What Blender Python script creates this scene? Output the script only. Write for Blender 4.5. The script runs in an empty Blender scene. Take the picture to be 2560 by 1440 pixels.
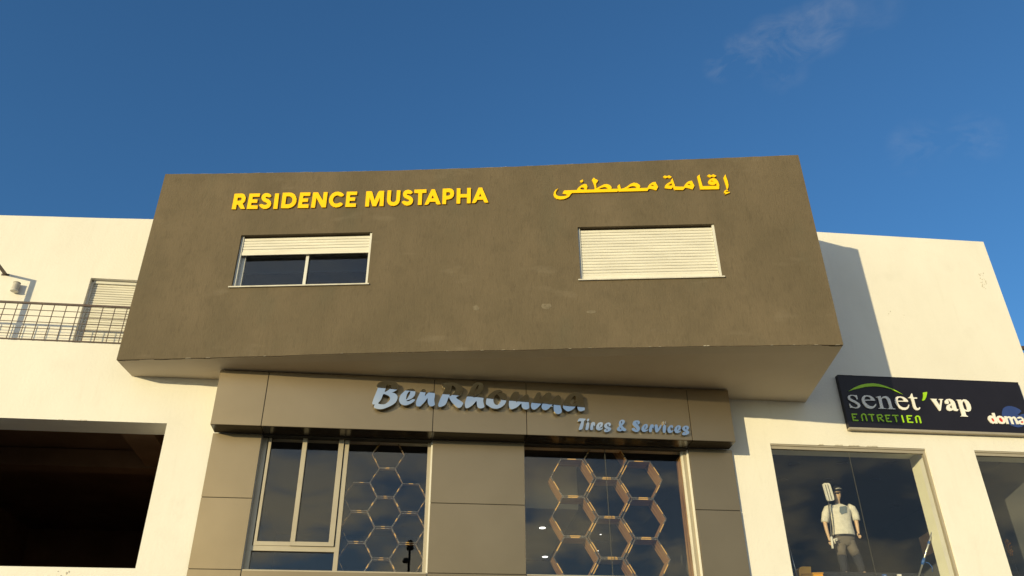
import bpy, bmesh, math, random
from mathutils import Vector, Matrix
from mathutils.geometry import tessellate_polygon
random.seed(7)
SC = bpy.context.scene
COL = SC.collection
R = math.radians

# ------------------------------------------------------------------ camera
F, PITCH, ROLL = 2106.65, 0.545903, -0.0085143
EYE = Vector((0, 0, 1.6))
cp, sp, cr, sr = math.cos(PITCH), math.sin(PITCH), math.cos(ROLL), math.sin(ROLL)
CM = Matrix(((cr, -sr, 0), (sr, cr, 0), (0, 0, 1))) @ Matrix(((1, 0, 0), (0, sp, -cp), (0, cp, sp)))
cam = bpy.data.cameras.new('camera')
camo = bpy.data.objects.new('camera', cam); COL.objects.link(camo); SC.camera = camo
cam.sensor_width = 36; cam.lens = 36 * F / 2560; cam.clip_start = .05; cam.clip_end = 3000
ct = CM.transposed()
camo.matrix_world = Matrix.Translation(EYE) @ Matrix([[ct[i][0], -ct[i][1], -ct[i][2]] for i in range(3)]).to_4x4()

# ------------------------------------------------------------------ light
SUN = Vector((0.594, 0.7915, -0.143)).normalized()           # direction the sunlight travels
SUN_EL = math.asin(-SUN.z)
SUN_AZ = math.atan2(-SUN.x, -SUN.y)                          # clockwise from +Y
SKY_STRENGTH, SUN_STRENGTH = 0.15, 4.3
sl = bpy.data.lights.new('sun', 'SUN'); sl.energy = SUN_STRENGTH; sl.angle = R(.5); sl.color = (1, .815, .43)
so = bpy.data.objects.new('sun', sl); COL.objects.link(so)
so.rotation_euler = SUN.to_track_quat('-Z', 'Y').to_euler(); so.location = (-20, -30, 30)

w = bpy.data.worlds.new('World'); SC.world = w; w.use_nodes = True
nt = w.node_tree; N = nt.nodes; L = nt.links
N.clear()
out = N.new('ShaderNodeOutputWorld'); bg = N.new('ShaderNodeBackground'); bg.inputs[1].default_value = SKY_STRENGTH
sky = N.new('ShaderNodeTexSky'); sky.sky_type = 'NISHITA'; sky.sun_disc = False
sky.sun_elevation = SUN_EL; sky.sun_rotation = SUN_AZ
sky.air_density = 1.0; sky.dust_density = .5; sky.ozone_density = 3.0
# thin evening cloud: wisps ahead; sunward, a veil brightened to fill shaded walls
tc = N.new('ShaderNodeTexCoord')
def vmath(op, a, b=None):
    n = N.new('ShaderNodeVectorMath'); n.operation = op; L.new(a, n.inputs[0])
    if b is not None: n.inputs[1].default_value = b
    return n
def mth(op, a, b=None, c=None, clamp=False):
    n = N.new('ShaderNodeMath'); n.operation = op; n.use_clamp = clamp
    for i, v in enumerate((a, b, c)):
        if v is None: continue
        if isinstance(v, (int, float)): n.inputs[i].default_value = v
        else: L.new(v, n.inputs[i])
    return n.outputs[0]
gen = tc.outputs['Generated']
sc1 = vmath('MULTIPLY', gen, (1.6, 1.6, 3.6))
no = N.new('ShaderNodeTexNoise'); no.inputs['Scale'].default_value = 4.2; no.inputs['Detail'].default_value = 7; no.inputs['Roughness'].default_value = .58
L.new(sc1.outputs[0], no.inputs['Vector'])
def dirpix(x, y): return (ct @ Vector(((x - 1280) / F, (y - 720) / F, 1))).normalized()
def blob(x, y, r0, r1):
    d = vmath('DOT_PRODUCT', gen, dirpix(x, y))
    n = N.new('ShaderNodeMapRange'); n.inputs['From Min'].default_value = math.cos(r0); n.inputs['From Max'].default_value = math.cos(r1)
    L.new(d.outputs['Value'], n.inputs['Value']); n.interpolation_type = 'SMOOTHSTEP'
    return n.outputs[0]
wis = N.new('ShaderNodeTexNoise'); wis.inputs['Scale'].default_value = 15; wis.inputs['Detail'].default_value = 6
wis.inputs['Roughness'].default_value = .6; wis.inputs['Distortion'].default_value = .6
L.new(vmath('MULTIPLY', gen, (1.0, 1.4, 2.2)).outputs[0], wis.inputs['Vector'])
wv = mth('MULTIPLY', mth('SUBTRACT', wis.outputs[0], .43), 3.2, clamp=True)
b1 = None
for bx, by, br, bs in ((1800, 165, .022, .7), (1860, 135, .03, .9), (1925, 108, .034, 1), (1990, 92, .036, 1), (2050, 68, .036, 1), (2090, 30, .03, .8), (2180, 5, .04, .35), (2290, 368, .035, .45), (2435, 350, .035, .5), (1960, 180, .03, .35)):
    q = mth('MULTIPLY', blob(bx, by, br, 0.), bs); b1 = q if b1 is None else mth('MAXIMUM', b1, q)
wisp = mth('MULTIPLY', mth('MULTIPLY', wv, b1), .085)
sep = N.new('ShaderNodeSeparateXYZ'); L.new(gen, sep.inputs[0])
back = N.new('ShaderNodeMapRange'); back.inputs['From Min'].default_value = .10; back.inputs['From Max'].default_value = -.45
back.interpolation_type = 'SMOOTHSTEP'
L.new(sep.outputs['Y'], back.inputs['Value'])
bc = mth('MULTIPLY', mth('MULTIPLY', mth('SUBTRACT', no.outputs[0], .42), 4, clamp=True), mth('MULTIPLY', back.outputs[0], .75))
el = N.new('ShaderNodeMapRange'); el.inputs['From Min'].default_value = .28; el.inputs['From Max'].default_value = .42; el.inputs['To Min'].default_value = 1; el.inputs['To Max'].default_value = .22
L.new(sep.outputs['Z'], el.inputs['Value'])
bc = mth('MULTIPLY', back.outputs[0], mth('ADD', mth('MULTIPLY', mth('MULTIPLY', mth('MULTIPLY', mth('SUBTRACT', no.outputs[0], .46), 6, clamp=True), .8), el.outputs[0]), .19))
cl = mth('MAXIMUM', wisp, bc)
mx = N.new('ShaderNodeMix'); mx.data_type = 'RGBA'
tint = N.new('ShaderNodeMix'); tint.data_type = 'RGBA'; tint.blend_type = 'MULTIPLY'; tint.inputs['Factor'].default_value = 1
tint.inputs['B'].default_value = (.68, 1.06, 1.30, 1)          # camera white balance of the photograph
L.new(sky.outputs[0], tint.inputs['A'])
L.new(cl, mx.inputs['Factor']); L.new(tint.outputs['Result'], mx.inputs['A']); mx.inputs['B'].default_value = (8.6, 7.7, 5.6, 1)
SKYN, MIXN = sky, mx
L.new(mx.outputs['Result'], bg.inputs[0]); L.new(bg.outputs[0], out.inputs[0])
vs = SC.view_settings
vs.view_transform = 'Standard'; vs.look = 'None'; vs.exposure = 0.025; vs.gamma = 1; vs.use_curve_mapping = False

# ------------------------------------------------------------------ frames of reference
YW = 0.1135999
UW = Vector((math.cos(YW), math.sin(YW), 0)); NW = Vector((-math.sin(YW), math.cos(YW), 0)); OW = Vector((0, 15, 0))
def W(s, o, z): return OW + UW * s - NW * o + Vector((0, 0, z))         # wall frame: along, proud of the wall, height
YB = R(-1.5607)
UB = Vector((math.cos(YB), math.sin(YB), 0)); NB = Vector((-math.sin(YB), math.cos(YB), 0)); OB = Vector((-7.091, 13.526, 0))
def B(t, o, z): return OB + UB * t - NB * o + Vector((0, 0, z))         # frame of the slanted upper block
def pray(x, y): return ct @ Vector(((x - 1280) / F, (y - 720) / F, 1))
def hitW(x, y, o=0):                                                    # a point measured on the photograph -> wall frame
    d = pray(x, y); t = ((OW - NW * o - EYE).dot(NW)) / d.dot(NW); P = EYE + d * t
    return (P - OW).dot(UW), P.z
def hitB(x, y, o=0):
    d = pray(x, y); t = ((OB - NB * o - EYE).dot(NB)) / d.dot(NB); P = EYE + d * t
    return (P - OB).dot(UB), P.z

# ------------------------------------------------------------------ materials
def mat(name, col=(.5, .5, .5), rough=.6, metal=0., spec=.5, emit=None, es=0.):
    m = bpy.data.materials.new(name); m.use_nodes = True
    b = m.node_tree.nodes['Principled BSDF']
    b.inputs['Base Color'].default_value = (*col, 1); b.inputs['Roughness'].default_value = rough
    b.inputs['Metallic'].default_value = metal; b.inputs['Specular IOR Level'].default_value = spec
    if emit: b.inputs['Emission Color'].default_value = (*emit, 1); b.inputs['Emission Strength'].default_value = es
    return m
def noise_col(m, c1, c2, scale=(1, 1, 1), nscale=3., detail=6, lo=.35, hi=.65, rough=.6, bump=0., bscale=60., bstretch=(1, 1, 1), bdist=.01, extra=None):
    n = m.node_tree.nodes; l = m.node_tree.links; b = n['Principled BSDF']
    g = n.new('ShaderNodeNewGeometry')
    mp = n.new('ShaderNodeVectorMath'); mp.operation = 'MULTIPLY'; mp.inputs[1].default_value = scale; l.new(g.outputs['Position'], mp.inputs[0])
    t = n.new('ShaderNodeTexNoise'); t.inputs['Scale'].default_value = nscale; t.inputs['Detail'].default_value = detail; t.inputs['Roughness'].default_value = rough
    l.new(mp.outputs[0], t.inputs['Vector'])
    r = n.new('ShaderNodeValToRGB'); r.color_ramp.elements[0].position = lo; r.color_ramp.elements[1].position = hi
    r.color_ramp.elements[0].color = (*c1, 1); r.color_ramp.elements[1].color = (*c2, 1)
    l.new(t.outputs[0], r.inputs[0]); outc = r.outputs[0]
    for (sc_, ns_, lo_, hi_, c_, f_) in (extra or []):
        mp2 = n.new('ShaderNodeVectorMath'); mp2.operation = 'MULTIPLY'; mp2.inputs[1].default_value = sc_; l.new(g.outputs['Position'], mp2.inputs[0])
        t2 = n.new('ShaderNodeTexNoise'); t2.inputs['Scale'].default_value = ns_; t2.inputs['Detail'].default_value = 7; l.new(mp2.outputs[0], t2.inputs['Vector'])
        mr = n.new('ShaderNodeMapRange'); mr.inputs['From Min'].default_value = lo_; mr.inputs['From Max'].default_value = hi_; mr.inputs['To Max'].default_value = f_
        l.new(t2.outputs[0], mr.inputs['Value'])
        x = n.new('ShaderNodeMix'); x.data_type = 'RGBA'; l.new(mr.outputs[0], x.inputs['Factor']); l.new(outc, x.inputs['A']); x.inputs['B'].default_value = (*c_, 1)
        outc = x.outputs['Result']
    l.new(outc, b.inputs['Base Color'])
    if bump:
        mp3 = n.new('ShaderNodeVectorMath'); mp3.operation = 'MULTIPLY'; mp3.inputs[1].default_value = bstretch; l.new(g.outputs['Position'], mp3.inputs[0])
        t3 = n.new('ShaderNodeTexNoise'); t3.inputs['Scale'].default_value = bscale; t3.inputs['Detail'].default_value = 5; l.new(mp3.outputs[0], t3.inputs['Vector'])
        bp = n.new('ShaderNodeBump'); bp.inputs['Strength'].default_value = bump; bp.inputs['Distance'].default_value = bdist
        l.new(t3.outputs[0], bp.inputs['Height']); l.new(bp.outputs[0], b.inputs['Normal'])
    return m
M = {}
M['white'] = noise_col(mat('white_plaster', rough=.9, spec=.2), (.72, .70, .66), (.80, .785, .75), (1, 1, .5), .55, 8, .3, .7, bump=.35, bscale=22, bdist=.012,
    extra=[((6, 6, .7), 1.3, .60, .85, (.62, .60, .55), .28), ((1, 1, 1), 1.7, .58, .72, (.67, .65, .61), .3), ((1, 1, 1), 14, .72, .80, (.55, .53, .5), .35)])
M['brown'] = noise_col(mat('brown_plaster', rough=.88, spec=.2), (.112, .091, .062), (.150, .119, .082), (1, 1, .45), .9, 8, .32, .68, bump=.45, bscale=24, bstretch=(1.6, 1.6, .6), bdist=.015,
    extra=[((9, 9, 1.1), 3.2, .58, .84, (.070, .057, .042), .4), ((1, 1, 1), 2.6, .54, .74, (.088, .072, .05), .35), ((1.6, 1.6, .55), 11, .54, .76, (.078, .063, .044), .35), ((1.3, 1.3, .6), .8, .58, .74, (.10, .092, .066), .5),
           ((.9, 1, 2.6), 1.1, .63, .75, (.22, .185, .14), .30), ((14, 14, 2.2), 5, .68, .82, (.07, .057, .042), .35)])
M['soffit'] = noise_col(mat('soffit_plaster', rough=.9, spec=.2), (.655, .575, .465), (.72, .635, .515), (1, 1, 1), .7, 6, .3, .7, bump=.2, bscale=20)
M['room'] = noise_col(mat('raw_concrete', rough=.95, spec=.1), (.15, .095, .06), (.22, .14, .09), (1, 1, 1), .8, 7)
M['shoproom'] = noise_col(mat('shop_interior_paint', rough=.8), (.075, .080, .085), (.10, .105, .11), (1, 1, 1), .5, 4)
M['shopjamb'] = noise_col(mat('cream_reveal_paint', rough=.8), (.74, .73, .58), (.80, .79, .64), (1, 1, 1), 1.2, 5)
M['clad'] = noise_col(mat('bronze_composite_panel', rough=.42, metal=.55), (.335, .283, .215), (.362, .306, .233), (1, 1, 1), .6, 3, spec_ := .3) if False else noise_col(mat('bronze_composite_panel', rough=.40, metal=.9), (.275, .218, .143), (.298, .237, .157), (1, 1, 1), .9, 4, bump=.05, bscale=1.3, bdist=.05)
M['gloss'] = noise_col(mat('shaded_bronze_gloss', rough=.22), (.030, .022, .015), (.036, .027, .018), (1, 1, 1), 2, 3)  # cladding bronze darkened, the underside's shade put into the colour
M['dark'] = mat('dark_joint_and_shade', (.02, .017, .014), .7)
M['alu'] = noise_col(mat('champagne_aluminium', rough=.42, metal=.35), (.40, .35, .27), (.44, .39, .30), (1, 1, 1), 2, 3)
M['aluw'] = noise_col(mat('white_aluminium', rough=.5), (.60, .60, .58), (.66, .66, .64), (1, 1, 1), 2, 3)
M['slat'] = noise_col(mat('cream_shutter_slat', rough=.55), (.62, .60, .54), (.72, .70, .63), (1, 1, 4), 1.2, 6, extra=[((5, 5, 1), 3, .66, .8, (.45, .43, .38), .4)])
M['marble'] = noise_col(mat('sill_marble', rough=.5), (.50, .48, .44), (.62, .60, .55), (1, 1, 1), 6, 6)
M['iron'] = noise_col(mat('brown_painted_iron', rough=.5), (.060, .036, .030), (.085, .052, .042), (1, 1, 1), 9, 5)
M['yellow'] = noise_col(mat('yellow_letter_acrylic', rough=.5, spec=.2), (.95, .56, .001), (.99, .60, .002), (1, 1, 1), 3, 3)
M['mirror'] = mat('polished_steel', (.60, .63, .61), .03, 1.0)
M['gun'] = noise_col(mat('gunmetal_tube', rough=.4, metal=.4), (.085, .085, .085), (.12, .12, .12), (1, 1, 1), 9, 3)
M['navy'] = noise_col(mat('navy_sign_panel', rough=.3, spec=.3), (.0075, .0065, .014), (.010, .009, .018), (1, 1, 1), 1.5, 3)
M['bluelogo'] = noise_col(mat('blue_vinyl', rough=.4), (.018, .045, .20), (.024, .055, .23), (1, 1, 1), 3, 2)
M['green'] = noise_col(mat('green_vinyl', rough=.4), (.33, .62, .006), (.38, .68, .01), (1, 1, 1), 3, 2)
M['lwhite'] = noise_col(mat('white_acrylic_letter', rough=.4), (.80, .79, .77), (.86, .85, .83), (1, 1, 1), 3, 2)
M['red'] = noise_col(mat('red_vinyl', rough=.4), (.55, .02, .012), (.62, .03, .015), (1, 1, 1), 3, 2)
M['lamp'] = noise_col(mat('grey_lamp_body', rough=.55), (.40, .38, .36), (.47, .45, .42), (1, 1, 1), 8, 4)
M['black'] = noise_col(mat('black_plastic', rough=.45), (.010, .010, .012), (.018, .018, .02), (1, 1, 1), 6, 3)
M['steel'] = noise_col(mat('brushed_steel', rough=.3, metal=.9), (.55, .55, .56), (.66, .66, .67), (1, 1, 1), 9, 3)
M['bluep'] = noise_col(mat('blue_plastic', rough=.4), (.015, .08, .30), (.02, .10, .36), (1, 1, 1), 6, 3)
M['yelp'] = noise_col(mat('yellow_plastic', rough=.4), (.78, .36, .006), (.85, .42, .01), (1, 1, 1), 4, 3)
M['skin'] = noise_col(mat('mannequin_skin', rough=.5), (.56, .38, .24), (.62, .43, .28), (1, 1, 1), 5, 3)
M['shirt'] = noise_col(mat('heather_grey_cotton', rough=.95), (.60, .585, .53), (.72, .70, .64), (1, 1, 1), 14, 8, bump=.4, bscale=9, bstretch=(1, 1, .4), bdist=.03)
M['pocket'] = mat('blue_grey_pocket', (.17, .21, .25), .95)
M['trouser'] = noise_col(mat('grey_work_trouser', rough=.95), (.115, .10, .085), (.145, .125, .105), (1, 1, 1), 8, 6, bump=.4, bscale=9, bdist=.02)
M['navyc'] = mat('dark_navy_cloth', (.014, .016, .026), .95)
M['mop'] = noise_col(mat('white_mop_fabric', rough=.95), (.66, .65, .6), (.75, .74, .7), (1, 1, 1), 30, 5, bump=.5, bscale=50)
M['card'] = noise_col(mat('dark_brown_board', rough=.6), (.035, .022, .012), (.05, .03, .018), (1, 1, 1), 5, 4)
M['ground'] = noise_col(mat('sunlit_paving', rough=.9), (.042, .033, .024), (.055, .043, .032), (1, 1, 1), .3, 8, bump=.3, bscale=30)
M['emit'] = mat('ceiling_downlight_glow', (1, 1, 1), .5, emit=(1, .98, .92), es=2.5)
M['ring'] = mat('ceiling_ring', (.035, .035, .035), .5)
M['silic'] = mat('silicone_joint', (.08, .08, .075), .6)
M['neigh'] = noise_col(mat('neighbour_render', rough=.9), (.40, .42, .45), (.46, .48, .5), (1, 1, 1), 1, 4)
M['plume'] = noise_col(mat('orange_feathers', rough=.95), (.30, .12, .03), (.45, .2, .05), (1, 1, 1), 20, 4)
# wood with streaks running along the length of the board depth
def wood():
    m = mat('walnut_laminate', rough=.45); n = m.node_tree.nodes; l = m.node_tree.links
    tc_ = n.new('ShaderNodeTexCoord'); mp = n.new('ShaderNodeMapping'); mp.inputs['Scale'].default_value = (1.0, 22, .8)
    l.new(tc_.outputs['Object'], mp.inputs[0]); t = n.new('ShaderNodeTexNoise'); t.inputs['Scale'].default_value = 1.6; t.inputs['Detail'].default_value = 5
    l.new(mp.outputs[0], t.inputs['Vector']); r = n.new('ShaderNodeValToRGB'); e = r.color_ramp.elements
    e[0].position = .36; e[1].position = .62; e[0].color = (.15, .07, .028, 1); e[1].color = (.46, .27, .125, 1)
    l.new(t.outputs[0], r.inputs[0]); l.new(r.outputs[0], n['Principled BSDF'].inputs['Base Color']); return m
M['wood'] = wood()
M['edge'] = noise_col(mat('speckled_dark_edge', rough=.6), (.055, .05, .045), (.24, .23, .22), (1, 1, 1), 45, 5, .45, .7)
M['gold'] = noise_col(mat('golden_edge_tape', rough=.5), (.60, .36, .10), (.70, .43, .14), (1, 1, 1), 12, 3)
def glass(name, tint, ior=1.5):
    m = bpy.data.materials.new(name); m.use_nodes = True; n = m.node_tree.nodes; l = m.node_tree.links; n.clear()
    o = n.new('ShaderNodeOutputMaterial'); x = n.new('ShaderNodeMixShader'); fr = n.new('ShaderNodeFresnel')
    gg = n.new('ShaderNodeNewGeometry'); mr = n.new('ShaderNodeMapRange'); mr.inputs['To Min'].default_value = ior; mr.inputs['To Max'].default_value = 1 / ior
    l.new(gg.outputs['Backfacing'], mr.inputs['Value']); l.new(mr.outputs[0], fr.inputs[0])
    tr = n.new('ShaderNodeBsdfTransparent'); tr.inputs[0].default_value = (*tint, 1); gl = n.new('ShaderNodeBsdfGlossy'); gl.inputs['Roughness'].default_value = .0
    gl.inputs['Color'].default_value = (.95, .97, 1, 1)
    l.new(fr.outputs[0], x.inputs[0]); l.new(tr.outputs[0], x.inputs[1]); l.new(gl.outputs[0], x.inputs[2]); l.new(x.outputs[0], o.inputs[0]); return m
M['glass'] = glass('clear_glass', (.975, .98, .975), 1.38)
M['tglass'] = glass('tinted_glass', (.95, .95, .93), 1.5)

# ------------------------------------------------------------------ object helpers
def tag(o, label=None, cat=None, group=None, kind=None):
    if label: o['label'] = label
    if cat: o['category'] = cat
    if group: o['group'] = group
    if kind: o['kind'] = kind
    return o
def empty(name, loc, label, cat, group=None):
    o = bpy.data.objects.new(name, None); COL.objects.link(o); o.location = loc; o.empty_display_size = .2
    return tag(o, label, cat, group)
def wloc(o):
    v = o.location.copy()
    while o.parent: o = o.parent; v += o.location
    return v
def mesh_obj(name, verts, faces, mats, parent=None, fm=None, smooth=False, recalc=True):
    verts = [Vector(v) for v in verts]
    c = Vector((sum(v.x for v in verts), sum(v.y for v in verts), 0)) / len(verts); c.z = min(v.z for v in verts)
    me = bpy.data.meshes.new(name); me.from_pydata([v - c for v in verts], [], faces)
    if not isinstance(mats, (list, tuple)): mats = [mats]
    for m in mats: me.materials.append(M[m] if isinstance(m, str) else m)
    if fm:
        for p, k in zip(me.polygons, fm): p.material_index = k
    if recalc:
        bm = bmesh.new(); bm.from_mesh(me); bmesh.ops.recalc_face_normals(bm, faces=bm.faces); bm.to_mesh(me); bm.free()
    if smooth:
        for p in me.polygons: p.use_smooth = True
    o = bpy.data.objects.new(name, me); COL.objects.link(o)
    if parent: o.parent = parent; o.location = c - wloc(parent)
    else: o.location = c
    return o
def box(fr, a0, a1, o0, o1, z0, z1):
    v = [fr(a, o, z) for z in (z0, z1) for o in (o0, o1) for a in (a0, a1)]
    f = [(0, 1, 3, 2), (4, 6, 7, 5), (0, 4, 5, 1), (2, 3, 7, 6), (0, 2, 6, 4), (1, 5, 7, 3)]
    return v, f
def addbox(name, fr, a0, a1, o0, o1, z0, z1, m, parent=None, bevel=0., **k):
    v, f = box(fr, a0, a1, o0, o1, z0, z1)
    ob = mesh_obj(name, v, f, m, parent, **k)
    if bevel:
        bm = bmesh.new(); bm.from_mesh(ob.data); bmesh.ops.bevel(bm, geom=list(bm.edges), offset=bevel, segments=2, affect='EDGES'); bm.to_mesh(ob.data); bm.free()
    return ob
class MB:
    def __init__(s): s.v = []; s.f = []; s.m = []
    def add(s, v, f, m=0):
        n = len(s.v); s.v += [Vector(x) for x in v]; s.f += [tuple(i + n for i in q) for q in f]; s.m += [m] * len(f); return s
    def box(s, fr, *a, m=0): return s.add(*box(fr, *a), m)
    def tube(s, pts, r, n=8, m=0, caps=True):
        pts = [Vector(p) for p in pts]; tt = (pts[-1] - pts[0]).normalized(); ref = Vector((0, 0, 1)) if abs(tt.z) < .8 else Vector((0, 1, 0)); rs = r if isinstance(r, (list, tuple)) else [r] * len(pts); rings = []; v = []; f = []
        for i, p in enumerate(pts):
            t = (pts[min(i + 1, len(pts) - 1)] - pts[max(i - 1, 0)]).normalized()
            a = t.cross(ref).normalized(); b = t.cross(a)
            for k in range(n): v.append(p + (a * math.cos(2 * math.pi * k / n) + b * math.sin(2 * math.pi * k / n)) * rs[i])
        for i in range(len(pts) - 1):
            for k in range(n): f.append((i * n + k, i * n + (k + 1) % n, (i + 1) * n + (k + 1) % n, (i + 1) * n + k))
        if caps: f += [tuple(range(n)), tuple(range((len(pts) - 1) * n, len(pts) * n))]
        return s.add(v, f, m)
    def build(s, name, mats, parent=None, smooth=False): return mesh_obj(name, s.v, s.f, mats, parent, s.m, smooth)
def clean(pts):
    o = []
    for p in pts:
        if not o or (abs(p[0] - o[-1][0]) + abs(p[1] - o[-1][1])) > 1e-5: o.append(p)
    if len(o) > 1 and (abs(o[0][0] - o[-1][0]) + abs(o[0][1] - o[-1][1])) < 1e-5: o.pop()
    return o
def prism(fr, outer, holes, o0, o1):
    """polygon with holes in (along, height), from depth o0 (front) back to o1"""
    loops = [clean(outer)] + [clean(h) for h in holes]
    tri = tessellate_polygon([[Vector((a, z, 0)) for a, z in lp] for lp in loops])
    flat = [p for lp in loops for p in lp]; n = len(flat)
    v = [fr(a, o0, z) for a, z in flat] + [fr(a, o1, z) for a, z in flat]
    f = [tuple(t) for t in tri] + [tuple(i + n for i in reversed(t)) for t in tri]
    k = 0
    for lp in loops:
        m = len(lp)
        for i in range(m): f.append((k + i, k + (i + 1) % m, k + n + (i + 1) % m, k + n + i))
        k += m
    return v, f
def addprism(name, fr, outer, holes, o0, o1, m, parent=None, **k):
    v, f = prism(fr, outer, holes, o0, o1); return mesh_obj(name, v, f, m, parent, **k)
def rect(a0, a1, z0, z1): return [(a0, z0), (a1, z0), (a1, z1), (a0, z1)]
def smooth_loop(pts, n=3):
    """closed Catmull-Rom through traced points"""
    o = []; m = len(pts)
    for i in range(m):
        p0, p1, p2, p3 = pts[i - 1], pts[i], pts[(i + 1) % m], pts[(i + 2) % m]
        for k in range(n):
            t = k / n
            o.append(tuple(.5 * (2 * p1[j] + (p2[j] - p0[j]) * t + (2 * p0[j] - 5 * p1[j] + 4 * p2[j] - p3[j]) * t * t + (3 * p1[j] - p0[j] - 3 * p2[j] + p3[j]) * t ** 3) for j in (0, 1)))
    return o

# ------------------------------------------------------------------ ground and surroundings
g = mesh_obj('ground', [(-400, -400, 0), (400, -400, 0), (400, 400, 0), (-400, 400, 0)], [(0, 1, 2, 3)], 'ground'); tag(g, kind='structure')

# ------------------------------------------------------------------ the building
ZS = 8.378                                   # underside of the slanted block
bld = empty('building', W(0, -3, 0), 'white rendered building with a slanted dark brown upper block and shop fronts below', 'building')
# front wall, openings cut through
WT = .30
holes = [rect(-9.55, -6.307, 4.917, 7.473),      # unfinished opening
         rect(-4.60, -1.53, 2.2, 7.30), rect(.19, 3.33, 2.2, 7.30),   # tyre shop glazing
         rect(5.015, 8.195, 4.40, 7.478), rect(9.223, 10.84, 4.40, 7.478)]
outer = [(-17, 0), (11.05, 0), (11.05, 12.622), (5.2, 12.622), (5.2, ZS + .2), (-6.3, ZS + .2), (-6.3, 9.02), (-17, 9.02)]
addprism('front_wall', W, outer, holes, 0, -WT, 'white', bld)
# thick reveals behind the wall
def reveal(name, a0, a1, z0, z1, o0, o1, m):
    mb = MB(); t = .12
    mb.box(W, a0 - t, a1 + t, o0, o1, z1, z1 + t); mb.box(W, a0 - t, a0, o0, o1, z0, z1); mb.box(W, a1, a1 + t, o0, o1, z0, z1); mb.box(W, a0 - t, a1 + t, o0, o1, z0 - t, z0)
    return mb.build(name, m, bld)
reveal('opening_reveal', -9.55, -6.307, 4.917, 7.473, -WT - .002, -.585, 'white')
reveal('window_reveal', 5.015, 8.195, 4.40, 7.478, -WT - .002, -.60, 'shopjamb')
addbox('window_reveal', W, 9.10, 10.84, -WT - .002, -.60, 7.478, 7.60, 'shopjamb', bld); addbox('window_reveal', W, 9.10, 9.223, -WT - .002, -.60, 4.40, 7.478, 'shopjamb', bld)
# rooms behind: shells open to the front
def room(name, a0, a1, o0, o1, z0, z1, m):
    v = [W(a, o, z) for z in (z0, z1) for o in (o0, o1) for a in (a0, a1)]
    f = [(0, 1, 3, 2), (4, 6, 7, 5), (2, 3, 7, 6), (0, 2, 6, 4), (1, 5, 7, 3)]
    t = .1
    mb = MB(); mb.box(W, a0 - t, a1 + t, o0, o1, z0 - t, z0); mb.box(W, a0 - t, a1 + t, o0, o1, z1, z1 + t); mb.box(W, a0 - t, a1 + t, o1 - t, o1, z0 - t, z1 + t)
    mb.box(W, a0 - t, a0, o0, o1, z0, z1); mb.box(W, a1, a1 + t, o0, o1, z0, z1)
    return mb.build(name, m, bld)
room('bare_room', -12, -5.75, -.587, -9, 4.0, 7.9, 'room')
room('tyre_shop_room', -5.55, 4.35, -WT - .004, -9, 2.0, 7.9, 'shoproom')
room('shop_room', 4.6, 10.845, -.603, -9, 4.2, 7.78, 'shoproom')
addbox('ceiling_beam', W, -7.35, -6.75, -.60, -8.9, 7.55, 7.88, 'room', bld)
addbox('ceiling_beam', W, -11.9, -5.85, -2.6, -3.0, 7.50, 7.87, 'room', bld)
mb = MB(); mb.box(W, .25, 1.62, -1.9, -2.05, 6.4, 6.72); mb.box(W, 1.62, 1.76, -1.9, -6, 6.0, 6.72); mb.box(W, .25, 1.62, -2.05, -6, 6.55, 6.65)
addbox('ceiling_bulkhead', W, .25, 1.60, -2.2, -6.5, 6.75, 7.85, 'shopjamb', bld)
addbox('outer_return_wall', W, 10.955, 11.04, -WT - .002, -9, 0, 12.60, 'white', bld)
addbox('outer_return_wall', W, -17, -16.7, -WT - .002, -9, 0, 9.0, 'white', bld)

# terrace at the left: set back wall with door, slab
TL_ = [(0, 538), (120, 541.2), (250, 545), (382, 548), (520, 551.5)]
tops = [hitW(x, y, -.65) for x, y in TL_]
back = [(-17, 9.0), (-5.9, 9.0), (-5.9, tops[-1][1])] + list(reversed(tops)) + [(-17, 12.05)]
addprism('terrace_back_wall', W, back, [rect(-8.64, -7.15, 9.02, 10.84)], -.65, -.90, 'white', bld)
addbox('terrace_slab', W, -16.9, -5.8, -WT - .002, -.648, 8.80, 9.0, 'white', bld)
addbox('door_recess', W, -8.8, -7.0, -.903, -.95, 9.02, 11.0, 'dark', bld)
# roof decks close the volumes
addbox('roof_deck', W, -16.9, -6.4, -.905, -9, 11.6, 11.8, 'white', bld)
addbox('roof_deck', W, 4.6, 10.9, -WT - .01, -9, 11.9, 12.1, 'white', bld)

# ---- slanted upper block
top_px = [(414, 435), (470, 434.6), (533, 434), (600, 432.9), (700, 431.3), (800, 429.8), (900, 428), (970, 426.5), (1040, 424.4), (1100, 422.5), (1200, 419.5), (1300, 415.8), (1400, 411.4), (1500, 407), (1600, 403), (1700, 398.9), (1800, 394.9), (1900, 391), (1996, 387.5)]
bot_px = [(291, 899.5), (400, 897), (542, 893.7), (620, 891.6), (700, 889.5), (780, 886.6), (860, 883.2), (960, 880.8), (1080, 878.6), (1200, 876.2), (1300, 874.6), (1380, 872.6), (1500, 869.6), (1600, 868.2), (1760, 865.4), (1900, 863.5), (2000, 862.5), (2108, 861.8)]
TW = 12.90
topz = [hitB(*q) for q in top_px]; botz = [hitB(*q) for q in bot_px]
topz[0] = (0, topz[0][1]); topz[-1] = (TW, topz[-1][1]); botz[0] = (0, botz[0][1]); botz[-1] = (TW, botz[-1][1])
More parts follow.
